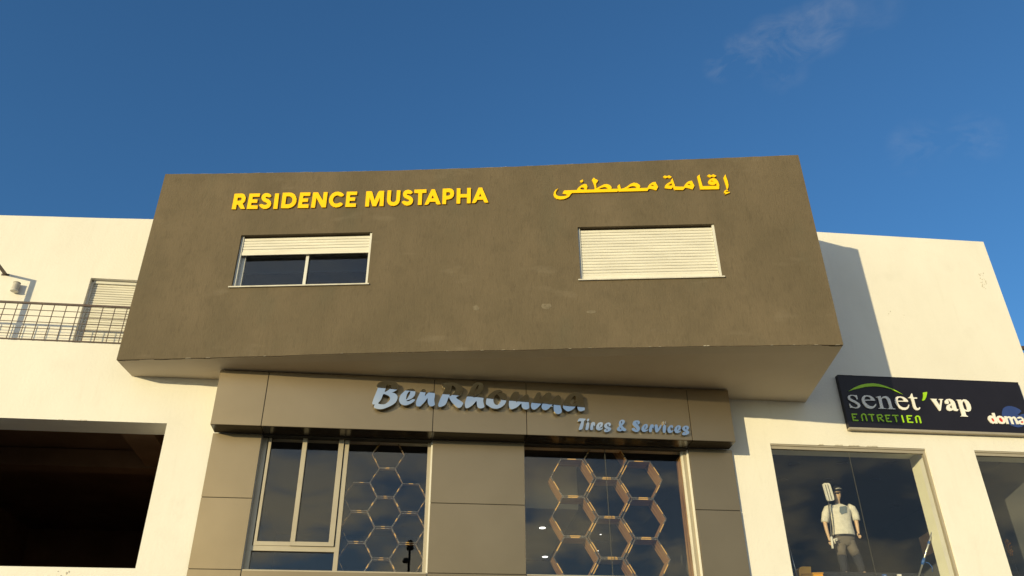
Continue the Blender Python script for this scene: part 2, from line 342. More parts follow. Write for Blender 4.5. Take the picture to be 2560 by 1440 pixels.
for lst in (topz, botz):                 # small trowel-made unevenness along the arris
    new = []
    for (a, b) in zip(lst[:-1], lst[1:]):
        k = max(2, int((b[0] - a[0]) / .12))
        for i in range(k):
            t = i / k; j = 0 if i == 0 and a is lst[0] else random.uniform(-.004, .004)
            new.append((a[0] + (b[0] - a[0]) * t, a[1] + (b[1] - a[1]) * t + j))
    new.append(lst[-1]); lst[:] = new
wl = [hitB(605.5, 587.5), hitB(929.5, 580.5), hitB(919.5, 711), hitB(576, 717)]
wr = [hitB(1445, 569), hitB(1784, 558), hitB(1808, 691.5), hitB(1450.5, 700.5)]
def avg_rect(q): return ((q[0][0] + q[3][0]) / 2, (q[1][0] + q[2][0]) / 2, (q[2][1] + q[3][1]) / 2, (q[0][1] + q[1][1]) / 2)
WL, WR = avg_rect(wl), avg_rect(wr)
addprism('upper_block_front', B, botz + list(reversed(topz)), [rect(*WL), rect(*WR)], 0, -.25, 'brown', bld)
# white underside following the arris
D0, D1 = 1.0, 3.6
mb = MB(); n = len(botz)
sv = [B(t, -.004, z + .001) for t, z in botz] + [B(t, -.24, ZS) for t, z in botz] + [B(t, -4.2, ZS) for t, z in botz]
f = [(i, i + 1, n + i + 1, n + i) for i in range(n - 1)] + [(n + i, n + i + 1, 2 * n + i + 1, 2 * n + i) for i in range(n - 1)]
mb.add(sv, f); mb.add([v + Vector((0, 0, .15)) for v in sv[n:]], [(i, i + 1, n + i + 1, n + i) for i in range(n - 1)])
mb.build('upper_block_underside', 'soffit', bld)
for t0, t1 in ((0.001, .25), (TW - .25, TW - .001)):
    addbox('upper_block_side', B, t0, t1, -.252, -6.5, ZS + .002, topz[0][1] - .02 if t0 < 1 else topz[-1][1] - .02, 'brown', bld)
addbox('roof_deck', B, .26, TW - .26, -.252, -6.5, 12.1, 12.3, 'white', bld)
# pale broken strip painting the sun's highlight on the chipped parapet edge
mb = MB()
for i in range(len(topz) - 1):
    (a, za), (b, zb) = topz[i], topz[i + 1]
    if random.random() < .10: continue
    h = random.uniform(.002, .005)
    mb.add([B(a, -.004, za - .002), B(b, -.004, zb - .002), B(b, -.2, zb - .002), B(a, -.2, za - .002), B(a, -.004, za + h), B(b, -.004, zb + h), B(b, -.2, zb + h), B(a, -.2, za + h)],
           [(0, 1, 5, 4), (3, 2, 6, 7), (4, 5, 6, 7), (0, 1, 2, 3), (0, 4, 7, 3), (1, 5, 6, 2)])
tag(mb.build('parapet_highlight', 'marble', bld), kind='stuff')
M['chipc'] = noise_col(mat('chipped_base_coat', rough=.9), (.30, .27, .22), (.45, .42, .36), (1, 1, 1), 20, 4)
# chips of white base coat along the lower arris
mb = MB()
for px, ww in ((470, 14), (520, 12), (662, 7), (855, 7), (1118, 6), (1205, 8), (1258, 10), (1285, 5), (1425, 8), (1475, 8), (1625, 5), (1650, 6), (1762, 7), (1770, 8), (1930, 8), (1985, 6), (2040, 10), (2095, 12)):
    yy = next(a[1] + (b[1] - a[1]) * (px - a[0]) / (b[0] - a[0]) for a, b in zip(bot_px[:-1], bot_px[1:]) if a[0] <= px <= b[0])
    t, z = hitB(px, yy); wd = ww * .0075
    hh = .016 if px in (1762, 1770) else .005
    mb.add([B(t - wd / 2, .004, z - .002), B(t + wd / 2, .004, z), B(t + wd / 3, .006, z + hh), B(t - wd / 3, .005, z + hh * .7), B(t - wd / 2, -.02, z - .004), B(t + wd / 2, -.02, z - .004)],
           [(0, 1, 2, 3), (0, 1, 5, 4), (3, 2, 5, 4), (0, 3, 4), (1, 2, 5)])
tag(mb.build('plaster_chips', 'chipc', bld), kind='stuff')

# ---- windows of the block with roller shutters
def slatrow(fr, par, a0, a1, z_top, z_bot, pitch, o, m='slat', name='slat'):
    """individual shutter slats: slightly convex strips with a recessed joint"""
    base = None; z = z_top; i = 0
    prof = [(-.012, 0), (.0, .003), (.005, pitch * .3), (.006, pitch * .6), (.002, pitch - .0085), (-.012, pitch - .0055)]
    while z - pitch > z_bot - 1e-3:
        z0 = z - pitch
        if base is None:
            v = [fr(a, o + q[0], z0 + q[1]) for a in (a0, a1) for q in prof]; k = len(prof)
            f = [(j, (j + 1) % k, (j + 1) % k + k, j + k) for j in range(k)] + [tuple(range(k)), tuple(range(k, 2 * k))]
            base = mesh_obj(name, v, f, m, par); zb = z0
        else:
            c = base.copy(); COL.objects.link(c); c.parent = par
            c.location = base.location + Vector((random.uniform(-.003, .003), random.uniform(-.0015, .0015), z0 - zb + random.uniform(-.001, .001))); c.rotation_euler.x = random.uniform(-.004, .004)
            c.rotation_euler.y = random.uniform(-.0006, .0006)
        z = z0; i += 1
    return z
def block_window(Wn, closed, zsh):
    a0, a1, z0, z1 = Wn
    w_ = empty('window', B((a0 + a1) / 2, 0, z0), None, None); w_.parent = bld; w_.location = B((a0 + a1) / 2, 0, z0) - wloc(bld)
    mb = MB(); e = .045                                      # guide rails
    addbox('guide_rail', B, a0 + .001, a0 + e, -.05, -.11, z0 + .005, z1 - .001, 'aluw', w_); addbox('guide_rail', B, a1 - e, a1 - .001, -.03, -.11, z0 + .005, z1 - .001, 'aluw', w_)
    addbox('shutter_box', B, a0 + .001, a1 - .001, -.12, -.249, z1 - .10, z1 - .001, 'dark', w_)
    addbox('window_sill', B, a0 - .045, a1 + .035, .035, -.24, z0 - .022, z0 + .004, 'marble', w_)
    zb = slatrow(B, w_, a0 + e + .002, a1 - e - .002, z1 - .03, zsh + .05, .0655, -.075)
    addbox('bottom_slat', B, a0 + e + .004, a1 - e - .004, -.062, -.085, zb - .075, zb - .004, 'slat', w_)
    fr = MB(); o0, o1 = -.14, -.20; mid = (a0 + a1) / 2 + .05; t = .055      # sliding sashes
    fr.box(B, a0 + .001, a0 + t + .06, o0, o1, z0 + .005, z1 - .11); fr.box(B, a1 - t, a1 - .001, o0, o1, z0 + .005, z1 - .11)
    fr.box(B, a0 + t + .06, a1 - t, o0, o1, z0 + .005, z0 + .03)
    fr.build('window_frame', 'aluw', w_)
    fr = MB(); fr.box(B, mid - .035, mid + .02, -.125, -.16, z0 + .03, z1 - .11); fr.build('mullion', 'aluw', w_)
    addbox('pane', B, a0 + t + .06, a1 - t, -.17, -.178, z0 + .03, z1 - .11, 'tglass', w_)
    return w_
sh_l = hitB(760, 639, -.07)[1]
block_window(WL, False, sh_l)
block_window(WR, True, WR[2] + .02)
room_ = MB(); room_.box(B, .3, TW - .3, -2.9, -3.0, 8.6, 12.0); room_.build('block_room_partition', 'navyc', bld)
M['patch'] = noise_col(mat('repair_filler', rough=.9), (.125, .104, .073), (.185, .155, .112), (1, 1, 1), 20, 6)
# faint scratches and scuffs on the block: thin raised/troweled repair patches
mb = MB()
for px, py, ww, hh in ((1366, 766, 16, 12), (1478, 780, 14, 6), (1190, 770, 10, 10)):
    t, z = hitB(px, py); pts = [(t + ww * .0075 * math.cos(a) * random.uniform(.6, 1), z + hh * .0075 * math.sin(a) * random.uniform(.6, 1)) for a in [i * .785 for i in range(8)]]
    addprism('repair_patch', B, pts, [], .0025, -.01, 'patch', bld)

# ---- terrace door shutter
dr = empty('terrace_door', W(-7.9, -.65, 9.02), None, None); dr.parent = bld; dr.location -= wloc(bld)
addbox('door_frame', W, -8.638, -8.60, -.74, -.90, 9.02, 10.80, 'aluw', dr)
addbox('lintel_strip', W, -8.60, -7.152, -.74, -.90, 10.77, 10.838, 'aluw', dr)
slatrow(W, dr, -8.598, -7.152, 10.77, 9.05, .0555, -.78)
addbox('threshold', W, -8.63, -7.16, -.66, -.9, 9.003, 9.05, 'marble', dr)

# ---- railing of the terrace
rl = empty('railing', W(-10, .02, 9.02), 'brown iron balcony railing with square grid on the white terrace parapet', 'railing')
def bar(name, fr, a0, a1, o0, o1, z0, z1, par, m='iron'): return addbox(name, fr, a0, a1, o0, o1, z0, z1, m, par)
bar('top_rail', W, -16.8, -7.16, .015, -.02, 9.808, 9.846, rl)
bar('bottom_rail', W, -16.8, -7.18, .01, -.015, 9.035, 9.058, rl)
# grid from the measured bars
zr = [hitW(0, 770)[1], hitW(0, 785)[1], hitW(0, 800)[1], hitW(0, 816)[1], hitW(0, 830)[1]]
zr = [9.68, 9.555, 9.425, 9.29, 9.165]
for z in zr: bar('cross_bar', W, -16.78, -7.18, .0, -.011, z - .0055, z + .0055, rl)
sb = [hitW(322 * 0 + x, 768)[0] for x in (15.5, 46.3)]
s0 = hitW(107 * 1.0, 757 + 3)[0]; s1 = hitW(289.5, 766)[0]; pitch = (s1 - s0) / 6
first = None
k = int((s1 + .30 + 16.7) / pitch)
for i in range(k):
    s = s1 + pitch - i * pitch
    if first is None: first = bar('upright_bar', W, s - .0065, s + .0065, .006, -.006, 9.058, 9.80, rl); fs = s
    else:
        c = first.copy(); COL.objects.link(c); c.location = first.location + UW * (s - fs)
        c.parent = rl
# wall lamp on the terrace wall
s, z = hitW(38.5, 716, -.65 + .10)
lp = empty('wall_lamp', W(s, -.65, z - .12), 'pale grey cylindrical wall lamp on the white terrace wall above the railing', 'lamp')
def lathe(fr, s, o, prof, n=24):
    v = []; f = []
    for (r, z) in prof:
        for k in range(n): a = 2 * math.pi * k / n; v.append(fr(s + r * math.cos(a), o + r * math.sin(a), z))
    for i in range(len(prof) - 1):
        for k in range(n): f.append((i * n + k, i * n + (k + 1) % n, (i + 1) * n + (k + 1) % n, (i + 1) * n + k))
    f += [tuple(range(n)), tuple(range((len(prof) - 1) * n, len(prof) * n))]
    return v, f
v, f = lathe(W, s, -.570, [(.066, z - .085), (.066, z + .080), (.062, z + .085)]); mesh_obj('lamp_body', v, f, 'lamp', lp)
v, f = lathe(W, s, -.570, [(.076, z - .102), (.076, z - .087)]); mesh_obj('lower_rim', v, f, 'aluw', lp)
v, f = lathe(W, s, -.570, [(.070, z + .086), (.070, z + .098)]); mesh_obj('cap', v, f, 'lamp', lp)
v, f = lathe(W, s, -.570, [(.062, z - .1085), (.062, z - .1025)]); mesh_obj('diffuser', v, f, 'slat', lp)
addbox('wall_bracket', W, s - .04, s + .04, -.62, -.6499, z - .05, z + .05, 'lamp', lp)
# iron pergola frame just left of the picture: arm to the wall, outer post
sa, za = hitW(14, 686, -.65)
fr_ = empty('pergola_frame', W(sa, .02, 9.02), 'brown iron frame with an arm reaching the white terrace wall at the far left', 'frame')
ALEN = .58
addbox('arm', W, sa - .025, sa + .025, -.65 + ALEN, -.649, za - .022, za + .022, 'iron', fr_)
addbox('wall_plate', W, sa - .075, sa + .075, -.640, -.6495, za - .03, za + .012, 'iron', fr_)
addbox('post', W, sa - .03, sa + .03, -.65 + ALEN + .001, -.65 + ALEN + .06, 9.02, za + .022, 'iron', fr_)

# ---- bronze cladding of the tyre shop
cd = empty('shopfront_cladding', W(-.6, .06, 0), 'bronze metal panel shop front cladding under the slanted brown block', 'cladding')
g_ = .006
def panel(a0, a1, o0, o1, z0, z1, name='panel'): return addbox(name, W, a0 + g_, a1 - g_, o0, o1, z0 + g_, z1 - g_, 'clad', cd, bevel=.004)
for a0, a1 in ((-5.436, -4.556), (-4.556, -1.524), (-1.524, .20), (.20, 3.313), (3.313, 4.147)):
    panel(a0, a1, .46, .44, 7.302, 8.366, 'fascia_panel'); 
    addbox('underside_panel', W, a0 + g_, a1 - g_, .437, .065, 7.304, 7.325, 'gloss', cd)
addbox('backing', W, -5.42, 4.13, .437, .062, 7.33, 8.35, 'dark', cd)
addbox('side_panel', W, -5.432, -5.4205, .438, .062, 7.305, 8.33, 'clad', cd); addbox('side_panel', W, 4.1305, 4.143, .438, .062, 7.305, 8.33, 'clad', cd)
for a0, a1 in ((-5.46, -4.585), (-1.507, .203), (3.342, 4.205)):
    for z0, z1 in ((6.122, 7.30), (4.912, 6.122), (3.7, 4.912), (2.5, 3.7), (1.3, 2.5), (0.05, 1.3)):
        panel(a0, a1, .06, .045, z0, z1)
    addbox('backing', W, a0 + .012, a1 - .012, .042, .003, 0.05, 7.295, 'dark', cd)
for a0, a1 in ((-4.585, -1.507), (.203, 3.342)):
    for z0, z1 in ((3.7, 4.906), (2.5, 3.7), (1.3, 2.5), (0.05, 1.3)):
        panel(a0, a1, .06, .045, z0, z1)
    addbox('backing', W, a0 + .012, a1 - .012, .042, .003, 0.05, 4.89, 'dark', cd)
    addbox('head_shade_strip', W, a0 + .002, a1 - .002, .060, -.1165, 7.287, 7.2985, 'dark', cd)  # dark strip added over the pale window head, standing in for its shade
    addbox('window_ledge', W, a0 + .008, a1 - .008, .040, -.17, 4.893, 4.925, 'alu', cd)

# ---- tyre shop glazing
def winroot(a0, a1, z, name='window'):
    e = empty(name, W((a0 + a1) / 2, -.1, z), None, None); e.parent = bld; e.location -= wloc(bld); return e
w1 = winroot(-4.6, -1.53, 4.93)
fo, fb = -.075, -.15
mb = MB(); mb.box(W, -4.598, -4.50, fo, fb, 4.927, 7.298); mb.box(W, -3.108, -3.030, fo + .012, fb, 4.927, 7.298); mb.box(W, -1.590, -1.532, fo + .012, fb, 4.927, 7.298)
mb.box(W, -4.50, -3.108, fo + .005, fb, 5.262, 5.348); mb.box(W, -4.50, -3.108, fo, fb, 4.927, 4.945); mb.box(W, -3.03, -1.59, fo, fb, 4.927, 4.945)
mb.build('window_frame', 'alu', w1)
mb = MB(); o2 = fo + .03
mb.box(W, -4.48, -4.43, o2 - .02, fb, 5.350, 7.29); mb.box(W, -3.215, -3.125, o2 + .01, fb + .02, 5.350, 7.29); mb.box(W, -3.865, -3.785, o2 + .008, fb + .02, 5.42, 7.29)
mb.box(W, -4.43, -3.865, o2 - .012, fb, 5.350, 5.418); mb.box(W, -3.865, -3.215, o2 + .006, fb + .02, 5.350, 5.4195)
mb.build('sliding_sash', 'alu', w1)
for a0, a1, z0, z1 in ((-4.43, -3.865, 5.418, 7.29), (-3.785, -3.215, 5.42, 7.29), (-3.03, -1.59, 4.945, 7.298), (-4.50, -3.108, 4.945, 5.262)):
    addbox('pane', W, a0, a1, -.118, -.126, z0, z1, 'tglass', w1)
w2 = winroot(.19, 3.33, 4.93)
mb = MB(); mb.box(W, 3.27, 3.328, fo + .02, fb, 4.927, 7.298); mb.box(W, .192, .205, fo, fb, 4.927, 7.298); mb.box(W, .205, 3.27, fo, fb, 4.927, 4.940)
mb.build('window_frame', 'alu', w2)
addbox('frame_trim', W, 3.235, 3.268, fo, fb, 4.941, 7.298, 'slat', w2)
sj = (hitW(1510.8, 1135, -.12)[0] + hitW(1533.7, 1440, -.12)[0]) / 2
addbox('pane', W, .205, sj - .002, -.118, -.126, 4.94, 7.298, 'tglass', w2); addbox('pane', W, sj + .002, 3.235, -.118, -.126, 4.94, 7.298, 'tglass', w2)
addbox('silicone_joint', W, sj - .004, sj + .004, -.1165, -.1275, 4.94, 7.29, 'silic', w2)
# shop windows on the right
sj2 = (hitW(2123.8, 1140, -.06)[0] + hitW(2189.4, 1440, -.06)[0]) / 2
for a0, a1, jt in ((5.015, 8.195, sj2), (9.223, 10.84, None)):
    w3 = winroot(a0, a1, 4.4)
    mb = MB(); mb.box(W, a0 + .001, a1 - .001, -.012, -.05, 7.445, 7.4765); mb.box(W, a0 + .001, a1 - .001, -.03, -.09, 7.385, 7.442)
    mb.build('head_frame', 'alu', w3)
    mb = MB(); mb.box(W, a0 + .001, a0 + .018, -.03, -.09, 4.42, 7.385); mb.box(W, a1 - .05, a1 - .001, -.03, -.09, 4.42, 7.385); mb.box(W, a0 + .018, a1 - .05, -.03, -.09, 4.402, 4.42)
    mb.build('window_frame', 'alu', w3)
    if jt:
        addbox('pane', W, a0 + .018, jt - .002, -.056, -.064, 4.42, 7.385, 'glass', w3); addbox('pane', W, jt + .002, a1 - .05, -.056, -.064, 4.42, 7.385, 'glass', w3)
        addbox('silicone_joint', W, jt - .003, jt + .003, -.055, -.065, 4.42, 7.38, 'silic', w3)
    else: addbox('pane', W, a0 + .018, a1 - .05, -.056, -.064, 4.42, 7.385, 'glass', w3)
# rough render edge over the first shop window and chips round the bare opening
mb = MB()
for x0, x1, yy in ((2045, 2060, 1111.5), (2085, 2108, 1113.5), (2120, 2150, 1115), (2165, 2195, 1117)):
    a, z = hitW(x0, yy); b, _ = hitW(x1, yy)
    mb.add([W(a, .004, 7.476), W(b, .004, 7.476), W(b - .02, .008, 7.50), W(a + .03, .006, 7.495), W(a, -.02, 7.474), W(b, -.02, 7.474)], [(0, 1, 2, 3), (0, 1, 5, 4), (3, 2, 5, 4), (0, 3, 4), (1, 2, 5)])
for x0, x1, yy in ((146, 158, 1047.5), (195, 204, 1049.5), (206, 217, 1050)):
    a, z = hitW(x0, yy); b, _ = hitW(x1, yy)
    mb.add([W(a, .003, 7.466), W(b, .003, 7.470), W(b, .004, 7.486), W(a, .005, 7.482), W(a, -.03, 7.464), W(b, -.03, 7.468)], [(0, 1, 2, 3), (0, 1, 5, 4), (3, 2, 5, 4), (0, 3, 4), (1, 2, 5)])
for (px, py, n_) in ((2452, 690, 9), (2458, 705, 9), (2461, 716, 6), (2224, 780, 2), (2260, 788, 1), (170, 1430, 4), (150, 1437, 3)):
    for i in range(n_):
        a, z = hitW(px + random.uniform(-7, 7) * (n_ > 1), py + random.uniform(-9, 9) * (n_ > 1)); r = random.uniform(.006, .016)
        pts = [(a + r * math.cos(q) * random.uniform(.5, 1.2), z + 1.5 * r * math.sin(q) * random.uniform(.5, 1.2)) for q in [k * 1.05 for k in range(6)]]
        v, f = prism(W, pts, [], random.uniform(.003, .008), -.01); mb.add(v, f)
M['chip'] = noise_col(mat('crumbled_render', rough=.95), (.40, .37, .32), (.62, .59, .53), (1, 1, 1), 40, 4)
tag(mb.build('render_chips', 'chip', bld), kind='stuff')

# ------------------------------------------------------------------ lettering, traced outlines
def TR(ox, oy, sc, hit, pts, o, smooth):
    q = [hit(ox + x / sc, oy + y / sc, o) for x, y in pts]
    return smooth_loop(q) if smooth else q
def glyph(par, name, fr, hit, crop, loops, o0, o1, m, smooth=False):
    ox, oy, sc = crop
    lp = [TR(ox, oy, sc, hit, l, o0, smooth) for l in loops]
    return addprism(name, fr, lp[0], lp[1:], o0, o1, m, par)
def root_for(name, fr, hit, x, y, label, cat='sign'):
    s, z = hit(x, y); return empty(name, fr(s, .02, z), label, cat)

c1, c2, c3, c4 = (570, 465, 15.06), (735, 465, 15.06), (900, 460, 15.06), (1060, 455, 15.06)
sg = root_for('sign_lettering', B, hitB, 900, 520, 'yellow capital letters RESIDENCE MUSTAPHA on the brown block')
YO = .030
LAT = [(c1, [[(250, 290), (500, 282), (570, 290), (625, 330), (660, 400), (662, 470), (635, 560), (590, 620), (545, 655), (640, 855), (520, 860), (470, 850), (430, 790), (375, 695), (320, 700), (290, 872), (135, 872)], [(365, 435), (490, 430), (515, 460), (510, 510), (470, 550), (345, 557)]]),
 (c1, [[(815, 285), (1210, 280), (1185, 400), (930, 405), (912, 502), (1115, 505), (1090, 630), (880, 632), (865, 728), (1115, 730), (1105, 858), (700, 862)]]),
 (c1, [[(1630, 370), (1600, 410), (1550, 425), (1500, 410), (1455, 398), (1415, 415), (1412, 440), (1450, 470), (1540, 510), (1605, 575), (1625, 650), (1600, 745), (1530, 820), (1430, 858), (1340, 858), (1250, 815), (1195, 760), (1172, 710), (1215, 685), (1280, 675), (1320, 700), (1380, 715), (1440, 705), (1478, 670), (1470, 640), (1420, 610), (1340, 575), (1280, 520), (1258, 450), (1275, 365), (1330, 300), (1410, 268), (1490, 268), (1560, 290), (1605, 325)]]),
 (c1, [[(1775, 282), (1925, 278), (1855, 858), (1700, 860)]]),
 (c1, [[(2065, 252), (2330, 246), (2420, 262), (2500, 310), (2555, 390), (2580, 490), (2570, 590), (2530, 680), (2470, 745), (2380, 805), (2260, 835), (1990, 832)], [(2195, 385), (2310, 382), (2385, 410), (2425, 470), (2425, 560), (2380, 640), (2300, 685), (2150, 692)]]),
 (c2, [[(235, 245), (622, 240), (605, 365), (350, 368), (335, 468), (535, 465), (520, 590), (312, 597), (300, 692), (548, 690), (535, 822), (135, 825)]]),
 (c2, [[(722, 240), (905, 238), (1085, 545), (1120, 228), (1268, 228), (1195, 800), (1045, 805), (840, 435), (785, 812), (635, 815)]]),
 (c2, [[(1880, 325), (1850, 370), (1790, 397), (1740, 385), (1660, 350), (1590, 355), (1510, 400), (1468, 480), (1465, 560), (1500, 630), (1570, 665), (1640, 658), (1700, 630), (1750, 618), (1805, 640), (1838, 680), (1790, 735), (1700, 785), (1590, 805), (1480, 780), (1385, 710), (1325, 610), (1318, 500), (1360, 380), (1450, 275), (1560, 222), (1660, 213), (1770, 240), (1840, 285)]]),
 (c2, [[(1990, 212), (2380, 210), (2370, 330), (2115, 335), (2105, 430), (2310, 430), (2295, 550), (2090, 555), (2080, 655), (2332, 655), (2322, 782), (1930, 788)]]),
 (c3, [[(240, 275), (420, 268), (460, 300), (548, 610), (685, 300), (740, 258), (912, 255), (880, 828), (732, 830), (755, 490), (605, 835), (470, 835), (362, 500), (332, 845), (190, 848)]]),
 (c3, [[(1040, 240), (1180, 238), (1150, 580), (1160, 635), (1200, 675), (1250, 683), (1310, 670), (1355, 615), (1368, 540), (1388, 235), (1525, 235), (1500, 600), (1460, 715), (1380, 790), (1270, 820), (1160, 810), (1070, 750), (1020, 660), (1012, 580)]]),
 (c3, [[(1985, 315), (1955, 345), (1905, 378), (1850, 370), (1800, 360), (1760, 375), (1762, 398), (1810, 425), (1890, 455), (1960, 505), (1998, 580), (1990, 670), (1930, 760), (1850, 800), (1760, 812), (1680, 785), (1610, 730), (1568, 675), (1620, 640), (1670, 628), (1730, 655), (1790, 665), (1840, 650), (1858, 615), (1840, 585), (1760, 550), (1680, 510), (1630, 450), (1620, 370), (1650, 290), (1720, 235), (1810, 215), (1890, 230), (1945, 270)]]),
 (c3, [[(2050, 212), (2503, 200), (2498, 330), (2342, 335), (2318, 785), (2175, 788), (2200, 340), (2048, 340)]]),
 (c4, [[(285, 275), (405, 272), (628, 838), (520, 845), (465, 820), (430, 738), (208, 742), (175, 820), (110, 855), (15, 858)], [(330, 490), (380, 612), (270, 615)]]),
 (c4, [[(705, 250), (960, 240), (1050, 260), (1115, 330), (1135, 420), (1110, 530), (1040, 610), (930, 650), (835, 660), (828, 830), (690, 830)], [(838, 382), (940, 378), (985, 400), (992, 450), (970, 495), (910, 515), (835, 515)]]),
 (c4, [[(1235, 238), (1372, 235), (1372, 455), (1622, 450), (1625, 222), (1765, 218), (1752, 798), (1612, 800), (1618, 575), (1368, 582), (1362, 810), (1222, 812)]]),
 (c4, [[(2055, 212), (2185, 208), (2425, 770), (2320, 775), (2265, 750), (2230, 662), (2005, 668), (1965, 745), (1910, 788), (1805, 790)], [(2115, 420), (2170, 545), (2062, 548)]])]
for cr_, lp_ in LAT: glyph(sg, 'letter', B, hitB, cr_, lp_, YO, .004, 'yellow')

ca, cb = (1370, 425, 10.667), (1600, 425, 10.667)
sa_ = root_for('sign_lettering', B, hitB, 1600, 500, 'yellow Arabic lettering on the brown block above the closed shutter')
dx = 2453
AR = [(ca, [[(275, 490), (230, 540), (205, 600), (215, 655), (260, 690), (340, 700), (440, 695), (535, 670), (480, 645), (385, 630), (405, 590), (430, 545), (775, 532), (785, 500), (830, 450), (900, 400), (980, 370), (1030, 385), (1052, 440), (1040, 500), (1020, 522), (1225, 520), (1250, 490), (1240, 440), (1215, 350), (1190, 300), (1172, 270), (1190, 235), (1222, 203), (1260, 240), (1335, 272), (1315, 320), (1285, 345), (1280, 400), (1290, 440), (1285, 490), (1400, 430), (1490, 385), (1570, 375), (1650, 400), (1695, 450), (1695, 480), (1690, 503), (1870, 500), (1852, 430), (1880, 400), (1910, 378), (1925, 430), (1945, 500), (2010, 490), (2100, 445), (2200, 370), (2290, 335), (2370, 350), (2430, 385), (2462, 430), (2440, 480),
   (dx + 200, 475), (dx + 220, 430), (dx + 255, 380), (dx + 330, 330), (dx + 410, 315), (dx + 440, 370), (dx + 482, 450), (dx + 435, 540), (dx + 330, 510), (dx + 235, 498), (dx + 200, 555), (1890, 575), (1870, 545), (1845, 580), (640, 610), (600, 650), (560, 710), (500, 745), (420, 775), (320, 783), (230, 765), (170, 720), (147, 660), (160, 590), (200, 530)],
   [(850, 490), (900, 462), (950, 465), (980, 495), (970, 520), (930, 527), (880, 515)], [(1335, 512), (1420, 470), (1500, 452), (1560, 462), (1600, 500), (1600, 508)], [(2105, 492), (2190, 440), (2260, 425), (2330, 435), (2370, 465), (2340, 480)], [(dx + 280, 408), (dx + 330, 390), (dx + 360, 400), (dx + 385, 437)]]),
 (ca, [[(852, 290), (925, 252), (942, 298), (885, 335)]]),
 (cb, [[(862, 210), (885, 280), (940, 440), (1170, 445), (1200, 390), (1240, 340), (1310, 295), (1385, 285), (1405, 330), (1452, 420), (1405, 515), (1290, 485), (1205, 470), (1150, 530), (930, 530), (895, 490), (880, 450), (835, 505), (655, 485), (665, 430), (700, 380), (760, 340), (820, 310), (830, 300), (822, 280)], [(850, 345), (850, 370), (868, 412), (800, 415), (745, 410)], [(1255, 385), (1310, 362), (1335, 375), (1358, 412)]]),
 (cb, [[(610, 185), (660, 145), (720, 165), (775, 142), (848, 180), (800, 218), (730, 195), (680, 220)]]),
 (cb, [[(1590, 120), (1600, 180), (1630, 290), (1670, 430), (2055, 420), (2035, 350), (1990, 390), (1930, 402), (1850, 380), (1812, 330), (1825, 290), (1880, 235), (1960, 212), (2030, 240), (2080, 300), (2115, 390), (2110, 510), (1605, 518), (1590, 440), (1555, 290), (1525, 180), (1550, 150)], [(1875, 300), (1915, 278), (1980, 318)]]),
 (cb, [[(1787, 155), (1840, 115), (1900, 140), (1955, 112), (2040, 155), (1985, 192), (1920, 170), (1865, 198)]]),
 (cb, [[(2280, 115), (2300, 190), (2345, 310), (2360, 400), (2355, 470), (2330, 515), (2315, 500), (2290, 400), (2255, 290), (2228, 210), (2250, 160)]]),
 (cb, [[(2345, 530), (2310, 525), (2260, 545), (2240, 580), (2245, 610), (2285, 620), (2260, 655), (2300, 640), (2350, 620), (2390, 605), (2398, 580), (2340, 585), (2290, 582), (2280, 570), (2310, 555), (2345, 560)]])]
for cr_, lp_ in AR: glyph(sa_, 'letter', B, hitB, cr_, lp_, YO, .004, 'yellow')

